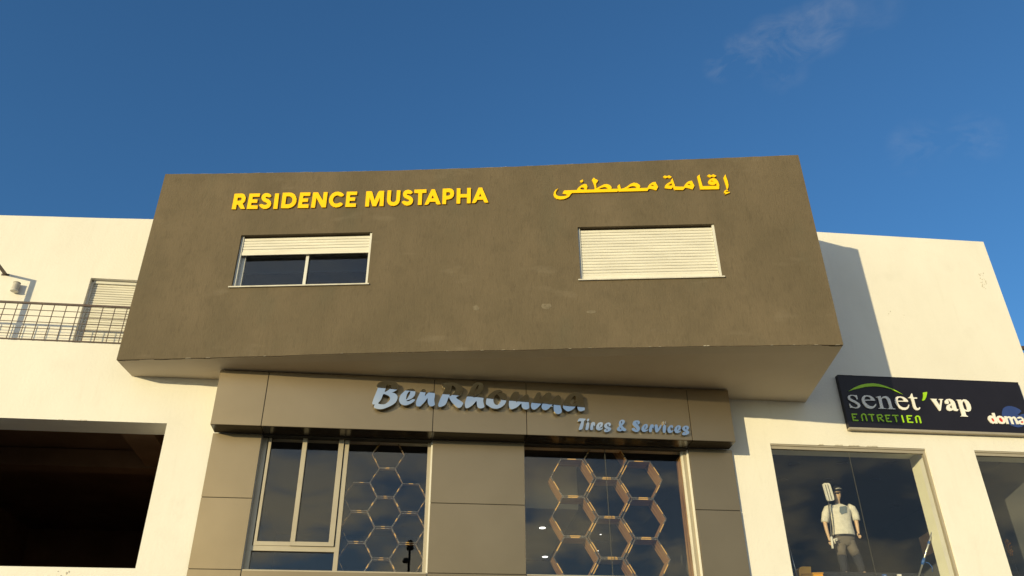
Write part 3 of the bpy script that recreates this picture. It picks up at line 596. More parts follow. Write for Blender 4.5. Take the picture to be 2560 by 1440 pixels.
ka, kb, kc = (920, 940, 12.8), (1090, 940, 12.8), (1280, 950, 12.8)
BO, BI = .46 + .105, .46 + .055
sb_ = root_for('sign_lettering', W, hitW, 1200, 1010, 'large mirror polished script letters BenRhouma on the bronze fascia')
BR_ = [(ka, [[(275, 315), (330, 230), (420, 180), (560, 148), (700, 145), (830, 170), (930, 225), (972, 300), (965, 390), (900, 460), (800, 515), (770, 530), (860, 555), (930, 620), (945, 700), (900, 820), (800, 910), (660, 985), (500, 1045), (380, 1060), (260, 1040), (195, 1000), (195, 950), (220, 915), (150, 905), (140, 850), (180, 720), (280, 480), (310, 380), (290, 360)], [(600, 285), (660, 272), (715, 290), (732, 345), (700, 410), (640, 460), (535, 512), (560, 420)], [(495, 578), (600, 605), (680, 650), (710, 710), (690, 780), (620, 850), (510, 908), (325, 882), (390, 790), (450, 680)]]),
 (ka, [[(1150, 500), (1230, 440), (1340, 405), (1440, 410), (1500, 460), (1515, 540), (1490, 620), (1420, 700), (1330, 750), (1228, 788), (1260, 806), (1330, 795), (1420, 745), (1480, 745), (1500, 775), (1450, 830), (1340, 895), (1220, 935), (1120, 925), (1040, 880), (998, 800), (1005, 700), (1050, 600)], [(1350, 490), (1350, 540), (1300, 650), (1235, 748), (1220, 720), (1240, 610), (1295, 515)]]),
 (ka, [[(1650, 560), (1700, 460), (1770, 420), (1830, 440), (1845, 500), (1820, 640), (1900, 560), (2000, 500), (2080, 490), (2130, 530), (2140, 620), (2120, 760), (2135, 880), (2130, 930), (2060, 965), (1990, 965), (1930, 900), (1910, 820), (1905, 710), (1820, 820), (1720, 920), (1660, 970), (1560, 960), (1535, 880), (1560, 760), (1610, 650)]]),
 (kb, [[(205, 290), (240, 235), (330, 205), (480, 205), (620, 220), (750, 275), (840, 350), (860, 430), (845, 520), (770, 610), (645, 685), (730, 760), (865, 855), (850, 920), (800, 990), (740, 1018), (680, 1000), (600, 930), (520, 850), (460, 770), (428, 700), (412, 676), (385, 720), (330, 870), (250, 950), (130, 990), (80, 970), (75, 900), (110, 800), (160, 680), (230, 530), (280, 390), (215, 345)], [(510, 315), (560, 320), (610, 370), (625, 430), (600, 510), (540, 590), (470, 636), (430, 655), (445, 580), (480, 450)]]),
 (kb, [[(1130, 370), (1180, 290), (1260, 225), (1350, 205), (1440, 215), (1510, 270), (1525, 350), (1500, 440), (1430, 515), (1350, 578), (1290, 632), (1225, 690), (1300, 655), (1400, 585), (1490, 560), (1535, 600), (1525, 700), (1510, 800), (1530, 900), (1550, 980), (1500, 1020), (1420, 1035), (1350, 1010), (1310, 930), (1295, 800), (1200, 900), (1100, 980), (1010, 1025), (950, 1015), (925, 940), (935, 830), (980, 690), (1050, 540)], [(1362, 275), (1350, 360), (1310, 480), (1265, 590), (1205, 690), (1218, 600), (1250, 450), (1310, 330)]]),
 (kb, [[(1600, 860), (1610, 760), (1660, 650), (1740, 560), (1850, 490), (1960, 450), (2080, 455), (2125, 490), (2040, 515), (1975, 560), (2080, 530), (2180, 550), (2250, 620), (2265, 720), (2225, 860), (2150, 950), (2040, 1020), (1920, 1045), (1780, 1020), (1670, 950), (1610, 910)], [(1960, 590), (2010, 640), (2060, 690), (2080, 760), (2060, 840), (2010, 900), (1950, 930), (1880, 900), (1840, 820), (1840, 740), (1880, 650), (1930, 600)]]),
 (kc, [[(30, 410), (90, 370), (170, 365), (215, 400), (220, 470), (180, 600), (130, 715), (220, 650), (340, 540), (420, 470), (490, 460), (540, 500), (545, 600), (535, 700), (545, 800), (550, 890), (500, 930), (430, 940), (360, 910), (310, 850), (300, 750), (200, 840), (100, 900), (8, 932), (-32, 932), (-82, 882), (-102, 772), (-82, 632), (-30, 500)]]),
 (kc, [[(730, 540), (790, 430), (850, 395), (910, 410), (925, 460), (880, 640), (1010, 500), (1110, 410), (1190, 395), (1240, 420), (1260, 500), (1230, 660), (1370, 540), (1460, 490), (1530, 510), (1565, 570), (1560, 700), (1555, 850), (1590, 960), (1580, 1040), (1500, 1085), (1420, 1075), (1350, 1000), (1330, 870), (1330, 760), (1220, 870), (1120, 950), (1040, 960), (970, 920), (945, 840), (990, 710), (860, 850), (760, 930), (690, 945), (630, 910), (605, 820), (640, 700)]]),
 (kc, [[(1635, 880), (1640, 760), (1700, 620), (1790, 500), (1920, 420), (2060, 405), (2180, 430), (2260, 490), (2280, 560), (2255, 590), (2300, 620), (2300, 760), (2330, 940), (2280, 980), (2190, 1000), (2120, 960), (2090, 870), (2080, 810), (1960, 930), (1850, 990), (1770, 1000), (1680, 940)], [(2010, 500), (2035, 540), (2030, 640), (1990, 690), (2060, 690), (2090, 690), (2050, 715), (1980, 740), (1940, 800), (1890, 800), (1870, 740), (1880, 660), (1920, 580)]])]
kd, ke = (1430, 1030, 16), (1570, 1035, 15.06)
TI = [(kd, [[(225, 360), (260, 290), (300, 255), (420, 255), (540, 270), (545, 300), (480, 370), (460, 520), (420, 670), (380, 700), (330, 715), (275, 720), (270, 670), (320, 520), (375, 375), (300, 365), (245, 385)]]),
 (kd, [[(620, 405), (680, 420), (690, 480), (670, 620), (640, 710), (590, 725), (540, 715), (545, 620), (570, 500), (590, 440)]]), (kd, [[(590, 340), (620, 275), (670, 260), (692, 300), (660, 370), (620, 385)]]),
 (kd, [[(770, 440), (830, 400), (900, 405), (925, 450), (920, 540), (890, 580), (865, 510), (850, 580), (850, 690), (800, 725), (740, 720), (725, 640), (745, 530)]]),
 (kd, [[(960, 620), (980, 530), (1050, 440), (1140, 405), (1220, 420), (1240, 490), (1210, 580), (1120, 640), (1095, 655), (1180, 650), (1215, 620), (1250, 635), (1190, 700), (1090, 740), (1010, 720), (965, 680)], [(1130, 470), (1140, 500), (1110, 590), (1088, 600), (1100, 520)]]),
 (kd, [[(1280, 580), (1300, 500), (1380, 440), (1460, 415), (1540, 440), (1560, 510), (1520, 570), (1470, 575), (1460, 500), (1440, 465), (1415, 500), (1410, 560), (1480, 600), (1560, 640), (1565, 700), (1500, 770), (1400, 805), (1320, 800), (1275, 760), (1300, 690), (1380, 675), (1385, 745), (1420, 740), (1420, 690), (1330, 650)]]),
 (kd, [[(1870, 470), (1890, 380), (1950, 320), (2030, 305), (2100, 330), (2115, 400), (2080, 470), (2010, 540), (2080, 620), (2170, 690), (2175, 730), (2110, 770), (2050, 755), (2010, 735), (1950, 770), (1870, 765), (1800, 730), (1800, 660), (1890, 560)], [(1990, 355), (2010, 390), (1980, 465), (1960, 440), (1970, 380)], [(1920, 610), (1980, 695), (1940, 700), (1905, 650)]]),
 (ke, [[(170, 350), (200, 280), (270, 245), (380, 240), (440, 275), (450, 340), (400, 400), (355, 380), (350, 320), (325, 295), (320, 350), (400, 440), (450, 520), (440, 600), (380, 670), (290, 680), (200, 640), (140, 600), (150, 545), (200, 520), (260, 530), (300, 600), (330, 600), (310, 540), (230, 460), (180, 410)]]),
 (ke, [[(500, 580), (520, 490), (600, 400), (690, 370), (750, 410), (750, 490), (700, 560), (640, 598), (700, 600), (740, 575), (765, 590), (720, 640), (620, 680), (540, 660)], [(655, 415), (660, 470), (630, 560), (615, 540), (630, 460)]]),
 (ke, [[(820, 470), (850, 400), (920, 385), (970, 410), (970, 490), (950, 555), (918, 500), (905, 600), (890, 670), (830, 690), (790, 660), (785, 580)]]),
 (ke, [[(1000, 430), (1040, 390), (1100, 400), (1130, 470), (1130, 560), (1200, 440), (1240, 395), (1265, 420), (1240, 520), (1160, 640), (1090, 700), (1040, 680), (1010, 580)]]),
 (ke, [[(1330, 430), (1380, 405), (1430, 430), (1430, 550), (1410, 700), (1350, 715), (1315, 690), (1300, 560)]]),
 (ke, [[(1480, 600), (1500, 520), (1570, 440), (1650, 415), (1700, 450), (1690, 520), (1650, 545), (1625, 475), (1605, 480), (1595, 570), (1640, 640), (1690, 600), (1705, 630), (1660, 690), (1570, 720), (1510, 690)]]),
 (ke, [[(1735, 610), (1760, 520), (1840, 440), (1930, 420), (1990, 460), (1990, 540), (1940, 610), (1880, 643), (1940, 645), (1980, 620), (2005, 640), (1950, 690), (1860, 725), (1780, 700)], [(1890, 460), (1895, 520), (1870, 610), (1855, 590), (1865, 510)]]),
 (ke, [[(2035, 560), (2060, 490), (2140, 440), (2230, 440), (2290, 480), (2290, 560), (2240, 600), (2200, 590), (2195, 500), (2175, 485), (2155, 520), (2160, 570), (2250, 610), (2315, 680), (2290, 740), (2200, 790), (2100, 800), (2040, 780), (2045, 720), (2100, 670), (2150, 680), (2150, 735), (2175, 725), (2170, 680), (2090, 630)]])]
for cr_, lp_ in BR_: 
    l = glyph(sb_, 'letter', W, hitW, cr_, lp_, BO, BI, 'mirror', True)
    xs = [p[0] for p in lp_[0]]; ys = [p[1] for p in lp_[0]]
    for fx, fy in ((.3, .35), (.7, .6)):
        s, z = hitW(cr_[0] + (min(xs) + (max(xs) - min(xs)) * fx) / cr_[2], cr_[1] + (min(ys) + (max(ys) - min(ys)) * fy) / cr_[2], BO)
        addbox('stand_off', W, s - .012, s + .012, BI - .001, .461, z - .012, z + .012, 'steel', sb_)
st_ = root_for('sign_lettering', W, hitW, 1590, 1080, 'small mirror polished script letters Tires & Services below the big name')
TO, TIN = .46 + .06, .46 + .022
for cr_, lp_ in TI: glyph(st_, 'letter', W, hitW, cr_, lp_, TO, TIN, 'mirror', False)
s, z = hitW(1570 + 1372 / 15.06, 1035 + 345 / 15.06, .49)
mb = MB(); mb.box(W, s - .028, s - .016, .500, .461, z - .03, z + .03); mb.box(W, s + .016, s + .026, .500, .461, z - .02, z + .03); mb.box(W, s - .016, s + .016, .466, .461, z - .03, z - .02)
mb.build('empty_dot_bracket', 'steel', st_)

# ------------------------------------------------------------------ navy sign board
bd = empty('sign_board', W(8.7, .05, 7.8), 'long navy sign board on the white wall reading senet vap ENTRETIEN', 'sign')
addprism('board', W, rect(6.662, 10.60, 7.832, 8.962), [], .10, .004, 'navy', bd)
addbox('bottom_trim', W, 6.655, 10.605, .112, .002, 7.790, 7.8318, 'alu', bd)
mb = MB(); mb.box(W, 6.6535, 6.661, .107, .003, 7.83, 8.965); mb.box(W, 6.661, 10.60, .107, .003, 8.9625, 8.970)
mb.build('edge_trim', 'navy', bd)
cf, cg, ch = (2110, 945, 12), (2280, 965, 14.4), (2450, 1000, 18)
def g2f(x, y): return (2040 + .8333 * x, 240 + .8333 * y)
S0, S1 = .122, .104
SEN = [(cf, [[(415, 635), (385, 640), (360, 590), (310, 540), (250, 525), (200, 535), (180, 570), (200, 610), (270, 650), (370, 700), (460, 760), (498, 820), (480, 870), (430, 905), (350, 912), (270, 895), (225, 885), (190, 900), (155, 765), (180, 765), (210, 820), (270, 865), (340, 885), (400, 870), (418, 840), (400, 800), (330, 750), (220, 700), (130, 640), (105, 580), (130, 530), (200, 503), (280, 508), (340, 520), (385, 510)]]),
 (cf, [[(935, 680), (620, 675), (650, 740), (710, 800), (780, 840), (850, 850), (910, 830), (945, 775), (968, 775), (960, 830), (920, 880), (860, 915), (780, 925), (690, 895), (610, 820), (550, 730), (530, 640), (550, 570), (600, 525), (680, 515), (780, 530), (860, 570), (915, 630)], [(612, 650), (805, 648), (790, 600), (740, 560), (680, 550), (630, 575)]]),
 (cf, [[(945, 575), (1010, 555), (1100, 535), (1115, 600), (1170, 555), (1250, 540), (1320, 565), (1380, 630), (1410, 720), (1440, 830), (1465, 900), (1545, 925), (1540, 940), (1310, 930), (1308, 915), (1365, 900), (1350, 820), (1310, 700), (1270, 620), (1220, 600), (1160, 605), (1130, 640), (1150, 740), (1180, 860), (1200, 900), (1270, 915), (1270, 925), (1040, 920), (1035, 905), (1090, 895), (1080, 830), (1050, 700), (1020, 610), (1000, 585)]]),
 (cf, [[(1930, 715), (1612, 705), (1640, 780), (1700, 850), (1780, 885), (1850, 885), (1910, 860), (1940, 795), (1958, 800), (1950, 870), (1910, 930), (1840, 960), (1760, 955), (1670, 910), (1590, 830), (1540, 740), (1525, 660), (1545, 590), (1600, 555), (1690, 550), (1790, 570), (1870, 620), (1915, 670)], [(1605, 680), (1800, 682), (1790, 640), (1740, 600), (1680, 585), (1625, 605)]]),
 (cf, [[(2030, 455), (2050, 480), (2065, 530), (2080, 580), (2195, 585), (2197, 620), (2098, 622), (2130, 740), (2160, 850), (2190, 900), (2230, 905), (2265, 875), (2290, 885), (2280, 930), (2230, 965), (2170, 965), (2110, 920), (2075, 850), (2045, 720), (2010, 610), (1925, 600), (1925, 590), (1980, 560), (2010, 500)]]),
 (cg, [[(655, 455), (900, 465), (895, 485), (870, 495), (1000, 700), (1030, 540), (1020, 500), (965, 485), (970, 465), (1120, 470), (1120, 492), (1090, 505), (1040, 880), (1000, 895), (980, 875), (700, 480)]]),
 (cg, [[(1190, 590), (1185, 530), (1240, 475), (1350, 460), (1450, 490), (1530, 560), (1570, 660), (1600, 780), (1620, 830), (1670, 830), (1670, 860), (1640, 900), (1590, 905), (1530, 890), (1480, 855), (1430, 885), (1360, 900), (1300, 880), (1255, 830), (1245, 760), (1270, 690), (1330, 650), (1410, 620), (1390, 570), (1340, 520), (1290, 520), (1330, 570), (1335, 620), (1290, 650), (1220, 640)], [(1430, 680), (1460, 790), (1420, 805), (1380, 780), (1375, 730)]]),
 (cg, [[(1585, 490), (1770, 490), (1780, 520), (1850, 480), (1950, 490), (2040, 560), (2110, 680), (2135, 800), (2110, 890), (2040, 925), (1960, 920), (1910, 890), (1950, 1040), (1980, 1070), (2020, 1080), (2015, 1105), (1760, 1095), (1760, 1075), (1800, 1060), (1795, 1020), (1740, 830), (1680, 620), (1650, 530)], [(1830, 560), (1880, 550), (1930, 620), (1980, 760), (1990, 840), (1960, 865), (1890, 830), (1860, 770), (1820, 640)]]),
 (ch, [[(360, 800), (380, 730), (440, 690), (520, 700), (590, 740), (540, 580), (655, 580), (700, 720), (740, 860), (810, 1060), (710, 1062), (690, 1030), (600, 1070), (500, 1030), (420, 940), (370, 860)], [(510, 830), (560, 810), (620, 850), (660, 930), (640, 975), (580, 960), (530, 900)]]),
 (ch, [[(735, 790), (780, 730), (870, 705), (980, 730), (1080, 800), (1150, 900), (1160, 990), (1100, 1060), (1000, 1080), (900, 1060), (815, 990), (745, 890)], [(850, 820), (900, 790), (970, 820), (1040, 900), (1040, 970), (990, 995), (910, 950), (860, 880)]]),
 (ch, [[(1090, 730), (1190, 725), (1210, 760), (1270, 730), (1350, 740), (1420, 780), (1490, 740), (1570, 750), (1640, 820), (1690, 920), (1760, 1090), (1660, 1085), (1600, 940), (1550, 850), (1500, 820), (1470, 850), (1480, 920), (1540, 1095), (1440, 1080), (1380, 930), (1340, 840), (1280, 800), (1240, 830), (1260, 900), (1310, 1080), (1210, 1075), (1165, 900)]]),
 (ch, [[(1680, 830), (1690, 780), (1760, 745), (1870, 760), (1960, 830), (2020, 950), (2060, 1110), (1960, 1105), (1880, 1110), (1790, 1070), (1740, 1000), (1745, 930), (1820, 900), (1910, 885), (1890, 840), (1820, 820), (1760, 840)], [(1830, 980), (1880, 950), (1940, 950), (1960, 1010), (1900, 1040), (1840, 1010)]])]
for i, (cr_, lp_) in enumerate(SEN): glyph(bd, 'letter', W, hitW, cr_, lp_, S0 + (.0006 * (i % 2)), S1, 'lwhite')
tag(glyph(bd, 'apostrophe', W, hitW, cg, [[(400, 235), (545, 210), (540, 290), (510, 410), (460, 500), (400, 530), (370, 515), (400, 430), (412, 330)]], S0, S1, 'green'))
glyph(bd, 'arc_emblem', W, hitW, cf, [[(130, 400), (300, 290), (500, 205), (700, 165), (870, 158), (1050, 180), (1250, 240), (1450, 320), (1600, 395), (1765, 490), (1600, 420), (1400, 330), (1200, 280), (1000, 252), (850, 248), (650, 265), (450, 310), (280, 350)]], S0 - .008, S1, 'green')
glyph(bd, 'blue_emblem', W, hitW, ch, [[(1000, 700), (990, 560), (1030, 400), (1130, 310), (1270, 265), (1420, 275), (1600, 330), (1760, 410), (1870, 500), (1780, 590), (1690, 660), (1760, 690), (1880, 640), (2000, 620), (2100, 700), (2080, 900), (2000, 1120), (1900, 1200), (1700, 1235), (1500, 1180), (1350, 1110), (1250, 950), (1100, 800)]], .108, .1015, 'bluelogo')
for lp_ in ([(490, 800), (640, 800), (690, 990), (540, 1000)], [(830, 780), (1000, 790), (1070, 1010), (880, 990)], [(1810, 930), (1970, 940), (1970, 1050), (1820, 1050)]):
    glyph(bd, 'red_infill', W, hitW, ch, [lp_], .1115, .1082, 'red')
# ENTRETIEN in rounded strokes
def capsule(p, q, r, n=6):
    a = math.atan2(q[1] - p[1], q[0] - p[0]); o = []
    for i in range(n + 1): t = a + math.pi / 2 + math.pi * i / n; o.append((p[0] + r * math.cos(t), p[1] + r * math.sin(t)))
    for i in range(n + 1): t = a - math.pi / 2 + math.pi * i / n; o.append((q[0] + r * math.cos(t), q[1] + r * math.sin(t)))
    return o
ENT = [(cf, [[(245, 1080), (385, 1080)], [(250, 1080), (290, 1265), (425, 1268)], [(270, 1175), (340, 1170)]]),
 (cf, [[(570, 1270), (533, 1130), (555, 1085), (600, 1078), (645, 1100), (695, 1270)]]), (cf, [[(740, 1090), (895, 1095)], [(822, 1095), (867, 1280)]]),
 (cf, [[(1050, 1285), (1000, 1110), (1110, 1095), (1155, 1145), (1120, 1190), (1040, 1195)], [(1080, 1200), (1190, 1290)]]),
 (cf, [[(1240, 1115), (1375, 1112)], [(1255, 1115), (1295, 1295), (1425, 1300)], [(1280, 1210), (1340, 1205)]]), (cf, [[(1460, 1115), (1625, 1120)], [(1540, 1120), (1590, 1305)]]),
 (cf, [[(1745, 1125), (1800, 1315)]]), (cf, [[(1895, 1130), (2030, 1130)], [(1900, 1130), (1935, 1318), (2070, 1325)], [(1920, 1225), (1985, 1220)]]),
 (cg, [[(185, 1305), (140, 1125), (165, 1085), (220, 1080), (275, 1110), (330, 1315)]])]
for cr_, sts in ENT:
    mb = MB(); k = 0
    for st in sts:
        for p, q in zip(st[:-1], st[1:]):
            lp = [hitW(cr_[0] + x / cr_[2], cr_[1] + y / cr_[2], S0) for x, y in capsule(p, q, 19 * cr_[2] / 12)]
            v, f = prism(W, lp, [], S0 - .008 + .0007 * k, S1 - .001); mb.add(v, f); k += 1
    mb.build('letter', 'green', bd)

# ------------------------------------------------------------------ hexagonal shelving behind the glass
def hexcell(par, s, z, Rr, th, o0, o1, gw=.21):
    cell = empty('hexagon_cell', W(s, o0, z), None, None); cell.parent = par; cell.location = W(s, o0, z) - wloc(par)
    for i in range(6):
        a0 = math.radians(60 * i); a1 = math.radians(60 * (i + 1))
        P = [(Rr * math.cos(a0), Rr * math.sin(a0)), (Rr * math.cos(a1), Rr * math.sin(a1))]
        r2 = Rr - th / math.cos(math.radians(30))
        Q = [(r2 * math.cos(a0), r2 * math.sin(a0)), (r2 * math.cos(a1), r2 * math.sin(a1))]
        mb = MB()
        def pr(pts, oa, ob, m):
            n = len(pts); v = [W(s + x, oa, z + y) for x, y in pts] + [W(s + x, ob, z + y) for x, y in pts]
            mb.add(v, [tuple(range(n)), tuple(range(n, 2 * n))] + [(j, (j + 1) % n, (j + 1) % n + n, j + n) for j in range(n)], m)
        pr([P[0], P[1], Q[1], Q[0]], o0, o1, 0)
        def lerp(a, b, t): return (a[0] + (b[0] - a[0]) * t, a[1] + (b[1] - a[1]) * t)
        pr([P[0], P[1], Q[1], Q[0]], o0 + .004, o0 + .0005, 1)
        c0, c1_ = .5 - gw + random.uniform(-.05, .03), .5 + gw + random.uniform(-.03, .05)
        pr([lerp(P[0], P[1], c0), lerp(P[0], P[1], c1_), lerp(Q[0], Q[1], c1_), lerp(Q[0], Q[1], c0)], o0 + .006, o0 + .0045, 2)
        mb.build('board', ['wood', 'edge', 'gold'], cell)
h1 = empty('hexagon_shelf', W(1.785, -.2, 4.3), 'walnut honeycomb shelf of deep hexagons behind the right hand tyre shop glass', 'shelf')
for s, zz in ((1.130, (6.75, 6.015, 5.28, 4.545)), (1.785, (7.12, 6.385, 5.650, 4.915)), (2.440, (6.75, 6.015, 5.28, 4.545))):
    for z in zz: hexcell(h1, s, z, .4195, .019, -.20, -.57)
addbox('end_board', W, 3.222, 3.234, -.13, -.38, 4.3, 7.22, 'wood', h1)
h2 = empty('hexagon_shelf', W(-2.31, -.2, 4.3), 'slim honeycomb shelf of hexagons behind the left hand tyre shop glass', 'shelf')
for s, zz in ((-2.755, (6.285, 5.74, 5.195, 4.65)), (-2.31, (7.09, 6.555, 6.01, 5.465, 4.92)), (-1.865, (6.285, 5.74, 5.195, 4.65))):
    for z in zz: hexcell(h2, s, z, .302, .011, -.20, -.29, .10)
# downlights in the tyre shop
for i, (px, py, r) in enumerate(((1356, 1319, .070), (1362.6, 1391.5, .070), (1501.5, 1335.5, .022), (1494.5, 1376.5, .022))):
    zc = 6.748 if i < 2 else 7.55
    d = pray(px, py); P = EYE + d * ((zc - 1.6) / d.z); q = P - OW; s, o = q.dot(UW), -q.dot(NW)
    nm = ['round white downlight lit on the shop bulkhead, upper of two', 'round white downlight lit on the shop bulkhead, lower of two', 'tiny lit spot on the dark shop ceiling beside the glass joint, upper', 'tiny lit spot on the dark shop ceiling beside the glass joint, lower'][i]
    e = empty('ceiling_light', W(s, o, zc - .01), nm, 'ceiling light', 'lit ceiling lights in the tyre shop')
    v, f = lathe(W, s, o, [(r, zc - .012), (r, zc - .004)]); mesh_obj('light_disc', v, f, 'emit', e)
    v, f = lathe(W, s, o, [(r * 1.2, zc - .004), (r * 1.2, zc - .0005)]); mesh_obj('trim_ring', v, f, 'lamp', e)
# unlit rings on the clothing shop ceiling
k = 0
for px, py in ((1987, 1160), (2105, 1159), (2224, 1158.5), (1957, 1201), (2070, 1200), (2187, 1199), (2235, 1268)):
    zc = 7.778; d = pray(px, py); P = EYE + d * ((zc - 1.6) / d.z); q = P - OW; s, o = q.dot(UW), -q.dot(NW)
    if o < -8.7 or s > 10.7: continue
    LB = ['front row, leftmost', 'front row, middle', 'front row, rightmost', 'second row, leftmost', 'second row, middle', 'second row, rightmost', 'farthest back'][k]; k += 1
    e = empty('ceiling_light', W(s, o, zc - .02), 'unlit round recessed light on the shop ceiling above the mannequin, ' + LB, 'ceiling light', 'unlit recessed lights on the right hand shop ceiling')
    v, f = lathe(W, s, o, [(.12, zc - .02), (.12, zc - .0005)]); mesh_obj('trim_ring', v, f, 'ring', e)
    v, f = lathe(W, s, o, [(.085, zc - .024), (.085, zc - .0205)]); mesh_obj('lens', v, f, 'black', e)

# ------------------------------------------------------------------ display behind the shop window
pf = addbox('display_platform', W, 5.1, 8.1, -.98, -2.2, 4.2, 5.30, 'navyc', None)
p2 = addbox('display_step', W, 5.1, 8.15, -.62, -.975, 4.2, 4.95, 'navyc', None); tag(p2, 'low dark display step just behind the shop window glass', 'platform')
tag(pf, 'dark display platform under the mannequin in the shop window', 'platform')
MO = -1.15
def mp(cx, cy, o=MO):                                        # point on the mannequin's upright plane
    s, z = hitW(1960 + cx / 5.333, 1180 + cy / 5.333, o); return W(s, o, z)
mq = empty('mannequin', mp(940, 1372), 'mannequin in grey t-shirt, work trousers and black cap holding a flat mop', 'mannequin')
def skin(name, nodes, edges, m, parent, sub=2, root=0):
    me = bpy.data.meshes.new(name); c = nodes[root][0].copy()
    me.from_pydata([n[0] - c for n in nodes], edges, [])
    ob = bpy.data.objects.new(name, me); COL.objects.link(ob)
    sk = ob.modifiers.new('skin', 'SKIN'); sk.use_smooth_shade = True
    sl_ = me.skin_vertices[0].data
    for i, n in enumerate(nodes):
        r = n[1]; sl_[i].radius = r if isinstance(r, tuple) else (r, r); sl_[i].use_root = (i == root)
    sd = ob.modifiers.new('sub', 'SUBSURF'); sd.levels = sub; sd.render_levels = sub
    dg = bpy.context.evaluated_depsgraph_get(); dg.update()
    nm = bpy.data.meshes.new_from_object(ob.evaluated_get(dg)); bpy.data.objects.remove(ob)
    nm.materials.clear(); nm.materials.append(M[m])
    for p in nm.polygons: p.use_smooth = True
    o = bpy.data.objects.new(name, nm); COL.objects.link(o); o.parent = parent; o.location = c - wloc(parent); return o
fwd = -NW
nodes = [(mp(805, 900), .085), (mp(800, 780), .085), (mp(775, 640), .09), (mp(745, 510), .085), (mp(718, 440), .055), (mp(708, 370), .052),
         (mp(706, 320) + fwd * .015, (.068, .085)), (mp(700, 265), (.075, .095)), (mp(695, 215), (.06, .075)),
         (mp(585, 490), .058), (mp(548, 590), .048), (mp(545, 680), .042), (mp(575, 800), .034), (mp(605, 895), .026), (mp(612, 925), (.03, .02)),
         (mp(905, 490), .058), (mp(945, 580), .048), (mp(968, 680), .042), (mp(985, 775), .032), (mp(992, 805), .025), (mp(1000, 830), (.03, .02)),
         (mp(755, 930), .08), (mp(770, 1090), .055), (mp(790, 1220), .05), (mp(815, 1345), .04), (mp(815, 1368) + fwd * .09, .032),
         (mp(875, 930), .08), (mp(955, 1080), .055), (mp(1010, 1220), .05), (mp(1055, 1345), .04), (mp(1058, 1366) + fwd * .09, .032)]
edges = [(0, 1), (1, 2), (2, 3), (3, 4), (4, 5), (5, 6), (6, 7), (7, 8), (3, 9), (9, 10), (10, 11), (11, 12), (12, 13), (13, 14), (3, 15), (15, 16), (16, 17), (17, 18), (18, 19), (19, 20),
         (0, 21), (21, 22), (22, 23), (23, 24), (24, 25), (0, 26), (26, 27), (27, 28), (28, 29), (29, 30)]
skin('body', nodes, edges, 'skin', mq)
for bx, by, sgn in ((612, 925, 1), (1000, 830, -1)):          # fingers and thumb of each hand
    base = mp(bx, by)
    for i in range(4):
        off = UW * ((i - 1.5) * .017); ln = (.075, .088, .082, .062)[i]
        a = base + off + Vector((0, 0, -.01)); b_ = a + Vector((0, 0, -ln * .5)) + fwd * .008; c_ = b_ + Vector((0, 0, -ln * .45)) + fwd * .022 + UW * (.01 * sgn)
        skin('finger', [(a, .0095), (b_, .009), (c_, .0075)], [(0, 1), (1, 2)], 'skin', mq, 1)
    a = base + UW * (.028 * sgn) + Vector((0, 0, .025)); b_ = a + UW * (.014 * sgn) + Vector((0, 0, -.035)) + fwd * .015; c_ = b_ + Vector((0, 0, -.03)) + fwd * .01
    skin('thumb', [(a, .012), (b_, .0105), (c_, .009)], [(0, 1), (1, 2)], 'skin', mq, 1)
# face: nose, lips, ears, sunglasses
skin('nose', [(mp(716, 300) + fwd * .085, .008), (mp(717, 322) + fwd * .102, .013)], [(0, 1)], 'skin', mq, 1)
skin('mouth', [(mp(700, 342) + fwd * .088, .005), (mp(716, 344) + fwd * .096, .007), (mp(732, 343) + fwd * .088, .005)], [(0, 1), (1, 2)], 'skin', mq, 1)
for cx in (655, 752): skin('ear', [(mp(cx, 290), (.008, .016)), (mp(cx, 312), (.007, .012))], [(0, 1)], 'skin', mq, 1)
skin('sunglasses', [(mp(668, 290) + fwd * .045, .012), (mp(685, 296) + fwd * .088, .021), (mp(712, 296) + fwd * .098, .010), (mp(738, 296) + fwd * .088, .021), (mp(752, 290) + fwd * .045, .012)], [(0, 1), (1, 2), (2, 3), (3, 4)], 'black', mq, 1)
def loft(name, rings, m, par, n=24, fold=0., caps=True):
    """elliptical rings (crop x, crop y, half width in crop units, half depth in m, forward shift)"""
    v = []; f = []
    for i, (cx, cy, hw, dp, fw) in enumerate(rings):
        c = mp(cx, cy) + fwd * fw
        for k in range(n):
            a = 2 * math.pi * k / n; w_ = 1 + fold * math.sin(5 * a + i * .9) * (i % 3 + 1) / 3 + fold * .6 * math.sin(9 * a + i * 2.1)
            v.append(c + UW * (math.cos(a) * hw / 677 * w_) + fwd * (-math.sin(a) * dp * w_) * -1)
    for i in range(len(rings) - 1):
        for k in range(n): f.append((i * n + k, i * n + (k + 1) % n, (i + 1) * n + (k + 1) % n, (i + 1) * n + k))
    if caps: f += [tuple(range(n)), tuple(range((len(rings) - 1) * n, len(rings) * n))]
    o = mesh_obj(name, v, f, m, par, smooth=True); return o
loft('cap', [(701, 262, 62, .098, 0), (700, 245, 66, .104, 0), (699, 222, 64, .100, 0), (697, 202, 52, .084, 0), (695, 188, 32, .055, 0), (695, 181, 8, .015, 0)], 'black', mq)
loft('cap_peak', [(704, 268, 56, .055, .085), (703, 262, 60, .075, .085), (702, 255, 56, .060, .080)], 'black', mq)
skin('cap_print', [(mp(662, 240) + fwd * .088, .006), (mp(700, 236) + fwd * .107, .007), (mp(738, 240) + fwd * .088, .006)], [(0, 1), (1, 2)], 'mop', mq, 1)
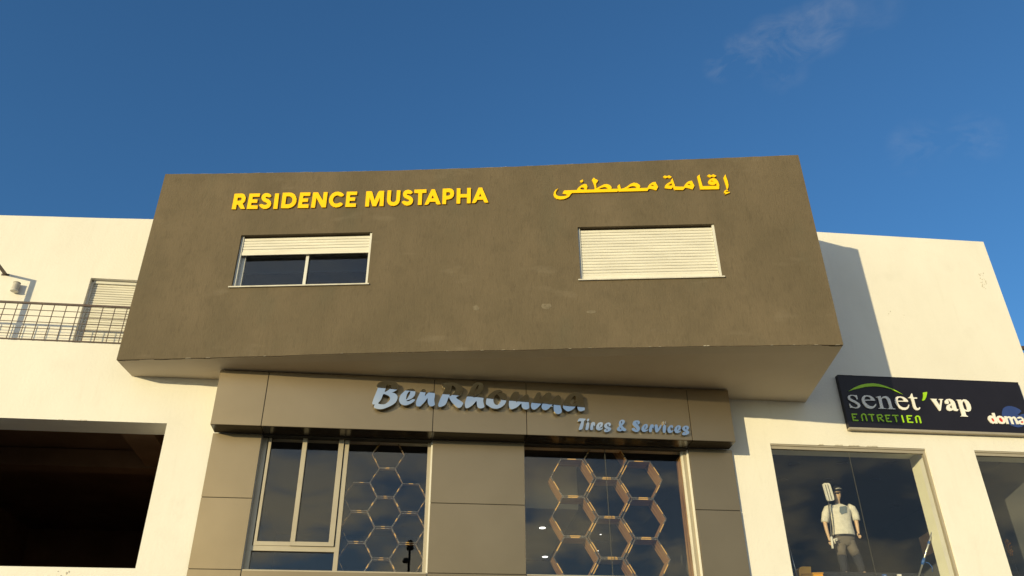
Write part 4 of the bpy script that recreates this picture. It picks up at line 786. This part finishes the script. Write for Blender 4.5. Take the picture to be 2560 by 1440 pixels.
# clothes
loft('shirt', [(800, 846, 150, .125, 0), (798, 838, 156, .13, 0), (795, 800, 150, .13, 0), (785, 740, 142, .127, 0), (776, 690, 138, .125, 0), (766, 640, 137, .125, 0), (757, 590, 142, .125, 0), (748, 550, 150, .122, 0), (742, 510, 162, .115, 0), (738, 485, 158, .105, 0), (732, 465, 135, .095, 0), (724, 448, 95, .085, 0), (716, 434, 58, .070, 0)], 'shirt', mq, 28, .022)
for pts, rs in ((((640, 475), (585, 500), (556, 560), (548, 620), (546, 672)), (.078, .086, .078, .072, .074)), (((850, 470), (905, 495), (940, 550), (957, 600), (968, 648)), (.078, .086, .078, .072, .074))):
    mb = MB(); mb.tube([mp(*p) for p in pts], list(rs), 16); mb.build('sleeve', 'shirt', mq, True)
loft('trousers', [(803, 846, 140, .115, 0), (803, 880, 146, .118, 0), (803, 930, 148, .118, 0), (806, 975, 140, .11, 0), (808, 995, 90, .08, 0)], 'trouser', mq, 24, .012)
for pts in (((745, 930), (752, 990), (762, 1050), (772, 1116)), ((868, 930), (895, 990), (930, 1050), (962, 1108))):
    mb = MB(); mb.tube([mp(*p) for p in pts], [.108, .104, .096, .088], 16); mb.build('trouser_leg', 'trouser', mq, True)
for pts in (((772, 1116), (778, 1170), (795, 1260), (814, 1364)), ((962, 1108), (985, 1165), (1022, 1260), (1056, 1364))):
    mb = MB(); mb.tube([mp(*p) for p in pts], [.086, .084, .072, .066], 16); mb.build('lower_leg_cloth', 'navyc', mq, True)
loft('belt', [(803, 874, 150, .123, 0), (803, 846, 149, .122, 0)], 'black', mq)
for cx in (815, 1058): skin('shoe', [(mp(cx, 1372), (.042, .04)), (mp(cx, 1378) + fwd * .08, (.048, .035)), (mp(cx, 1382) + fwd * .17, (.042, .025))], [(0, 1), (1, 2)], 'lamp', mq, 2)
v, f = prism(W, [hitW(1960 + x / 5.333, 1180 + y / 5.333, MO + .125) for x, y in ((745, 462), (828, 452), (836, 540), (770, 568), (742, 530))], [], MO + .132, MO + .09)
mesh_obj('chest_pocket', v, f, 'pocket', mq)
# flat mop
mo = empty('flat_mop', mp(640, 1010, MO + .2), 'flat mop with white striped fabric pad held upright by the mannequin', 'mop')
mb = MB(); mb.tube([mp(655, 1015, MO + .17), mp(632, 860, MO + .16), mp(600, 480, MO + .18), mp(595, 385, MO + .18)], .013); mb.build('handle', 'gun', mo, True)
pad = [hitW(1960 + x / 5.333, 1180 + y / 5.333, MO + .21) for x, y in ((510, 165), (530, 152), (590, 152), (610, 170), (635, 250), (662, 345), (662, 378), (640, 385), (585, 388), (570, 370), (540, 270))]
addprism('mop_pad', W, pad, [], MO + .235, MO + .20, 'mop', mo)
for (x0, y0), (x1, y1) in (((548, 170), (605, 378)), ((580, 165), (640, 375))):
    a = hitW(1960 + x0 / 5.333, 1180 + y0 / 5.333, MO + .24); b = hitW(1960 + x1 / 5.333, 1180 + y1 / 5.333, MO + .24)
    addprism('stripe', W, [(a[0], a[1]), (a[0] + .012, a[1]), (b[0] + .012, b[1]), (b[0], b[1])], [], MO + .238, MO + .234, 'black', mo)
mb = MB(); mb.tube([mp(650, 1020, MO + .17), mp(632, 865, MO + .165)], .024); mb.build('grip', 'mop', mo, True)
gb = empty('trigger_sprayer', mp(690, 960, MO + .2), 'white trigger handle clipped at the mannequin belt beside the mop grip', 'tool')
mb = MB(); mb.tube([mp(685, 955, MO + .16), mp(665, 900, MO + .17), mp(710, 888, MO + .18)], .017); mb.tube([mp(690, 915, MO + .19), mp(712, 905, MO + .2)], .012); mb.build('trigger', 'mop', gb, True)
# yellow bucket
bk = empty('mop_bucket', mp(360, 1387, -.8), 'yellow plastic mop bucket with wringer at the lower left of the shop window', 'bucket')
def quadp(name, pts, o0, o1, m, par):
    return addprism(name, W, [hitW(1960 + x / 5.333, 1180 + y / 5.333, o0) for x, y in pts], [], o0, o1, m, par)
quadp('bucket_body', [(240, 1350), (515, 1346), (545, 1520), (265, 1520)], -.80, -1.10, 'yelp', bk)
quadp('wringer', [(195, 1300), (215, 1268), (250, 1260), (358, 1262), (362, 1349), (240, 1352), (215, 1440)], -.78, -1.02, 'yelp', bk)
quadp('rim', [(232, 1345), (525, 1340), (526, 1352), (232, 1358)], -.775, -1.12, 'yelp', bk)
# telescopic poles and frame on the right
tp = empty('telescopic_pole', mp(1800, 1387, -.75), 'silver telescopic pole with blue joints leaning against the right window reveal', 'pole')
mb = MB(); mb.tube([mp(1752, 1535, -.79), mp(2052, 545, -.42)], .017); mb.build('pole_tube', 'steel', tp, True)
def alongp(y): t = (1410 - y) / (1410 - 545); return W(*(lambda a, b: (a[0] + (b[0] - a[0]) * t, -.75 + .33 * t, a[1] + (b[1] - a[1]) * t))(hitW(1960 + 1790 / 5.333, 1180 + 1410 / 5.333, -.75), hitW(1960 + 2052 / 5.333, 1180 + 545 / 5.333, -.42)))
for y0, y1, r in ((1240, 1150, .033), (965, 925, .026)):
    mb = MB(); mb.tube([alongp(y0), alongp((y0 + y1) / 2), alongp(y1)], [r * .75, r, r * .7], 12); mb.build('joint', 'bluep', tp, True)
mb = MB(); mb.tube([alongp(1200), mp(1930, 1215, -.72), mp(1975, 1270, -.70), mp(1985, 1330, -.70)], .010); mb.build('arch_shadow', 'bluep', tp, True)  # curved tube drawn in for an arched shadow beside the pole
mb = MB(); mb.tube([alongp(665) - UW * .05, alongp(675) + UW * .06], .008); mb.build('clip', 'black', tp, True)
dn = empty('display_board', mp(1960, 1120, -1.0), 'dark brown square board hung crooked beside the silver pole', 'board')
quadp('board_panel', [(1800, 875), (1955, 775), (2030, 1052), (1872, 1140)], -.98, -1.0, 'card', dn)
quadp('board_edge', [(1880, 830), (1956, 780), (2022, 1045), (1945, 1085)], -.975, -.9795, 'card', dn)
tn = empty('slim_rod', mp(140, 1387, -.7), 'thin grey rod leaning in the lower left corner of the shop window', 'rod')
mb = MB(); mb.tube([mp(215, 1535, -.7), mp(60, 960, -.7)], .007); mb.tube([mp(130, 1290, -.7), mp(185, 1305, -.7)], .004); mb.build('rod', 'steel', tn, True)
for cx, lab in ((1345, 'spray bottle with blue head at the foot of the shop window, left of two'), (1545, 'spray bottle with pale top at the foot of the shop window, right of two')):
    b0 = mp(cx, 1386, -.9); sb = empty('spray_bottle', b0 - Vector((0, 0, .2)), lab, 'bottle', 'spray bottles at the window')
    q = b0 - OW; s_, o_ = q.dot(UW), -q.dot(NW); z_ = b0.z
    v, f = lathe(W, s_, o_, [(.045, 4.951), (.045, z_ - .08), (.015, z_ - .03), (.015, z_)]); mesh_obj('bottle_body', v, f, 'lwhite', sb, smooth=False)
    addbox('trigger_head', W, s_ - .05, s_ + .03, o_ - .015, o_ + .015, z_, z_ + .03, 'bluep' if cx < 1400 else 'lwhite', sb)
# feather duster in the second window
fx, fy = 2523, 1372
s_, z_ = hitW(fx, fy, -.8); fd = empty('feather_duster', W(s_, -.8, z_ - .3), 'orange brown feather duster standing behind the far right window', 'duster')
mb = MB()
for i in range(160):
    a = random.uniform(0, 6.28); h = random.uniform(-.15, .15); r = .06 * math.sqrt(max(.05, 1 - (h / .17) ** 2)) * random.uniform(.6, 1.15)
    c = W(s_ + .3 * r * math.cos(a), -.8 + .3 * r * math.sin(a), z_ + h); tip = W(s_ + r * math.cos(a), -.8 + r * math.sin(a), z_ + h + random.uniform(.0, .06)); sd_ = Vector((math.sin(a), -math.cos(a), 0)) * .012
    mb.add([c, (c + tip) / 2 + sd_, tip, (c + tip) / 2 - sd_], [(0, 1, 2, 3)])
mb.build('feathers', 'plume', fd)
mb = MB(); mb.tube([W(s_, -.8, z_ - .1), W(s_ + .05, -.8, z_ - .9)], .01); mb.build('handle', 'black', fd, True)

# ------------------------------------------------------------------ neighbour at the far right, street lamp behind the camera
nb = empty('neighbour_building', W(14.5, -4, 0), 'grey neighbouring house with dark roof rail beyond the white wall', 'building')
def nhit(x, y, o): return hitW(x, y, o)
s_, z_ = nhit(2556, 882, -4)
addbox('house_wall', W, s_ - 1.2, s_ + 8, -4, -12, 0, z_, 'neigh', nb)
s2, z2 = nhit(2554, 869, -4); s3, z3 = nhit(2554, 876, -4)
addbox('roof_rail', W, s_ - 1.2, s_ + 8, -3.9, -4.0, z3, z2, 'iron', nb)
# lamp: mirror the sight line in the glass so that it stands where its reflection is seen
d = pray(1025, 1362).normalized(); gl = OW + NW * .118
t = (gl - EYE).dot(NW) / d.dot(NW); P = EYE + d * t; dr_ = d - 2 * d.dot(NW) * NW
LH = P + dr_ * 24
ll = empty('street_lamp', (LH.x, LH.y, 0), 'black street lamp post with two heads behind the camera, mirrored in the shop glass', 'street lamp')
def GW(x, y, z): return Vector((LH.x + x, LH.y + y, z))
mb = MB(); mb.tube([GW(0, 0, 0), GW(0, 0, LH.z)], [.09, .05], 10); mb.build('pole', 'black', ll, True)
v, f = lathe(lambda a, o, z: GW(a, o, z), 0, 0, [(.15, LH.z - .22), (.17, LH.z - .16), (.16, LH.z + .10), (.08, LH.z + .20)]); mesh_obj('lamp_head', v, f, 'black', ll)
v, f = lathe(lambda a, o, z: GW(a - .12, o, z), 0, 0, [(.15, LH.z - .78), (.17, LH.z - .74), (.13, LH.z - .60)]); mesh_obj('lamp_head', v, f, 'black', ll)
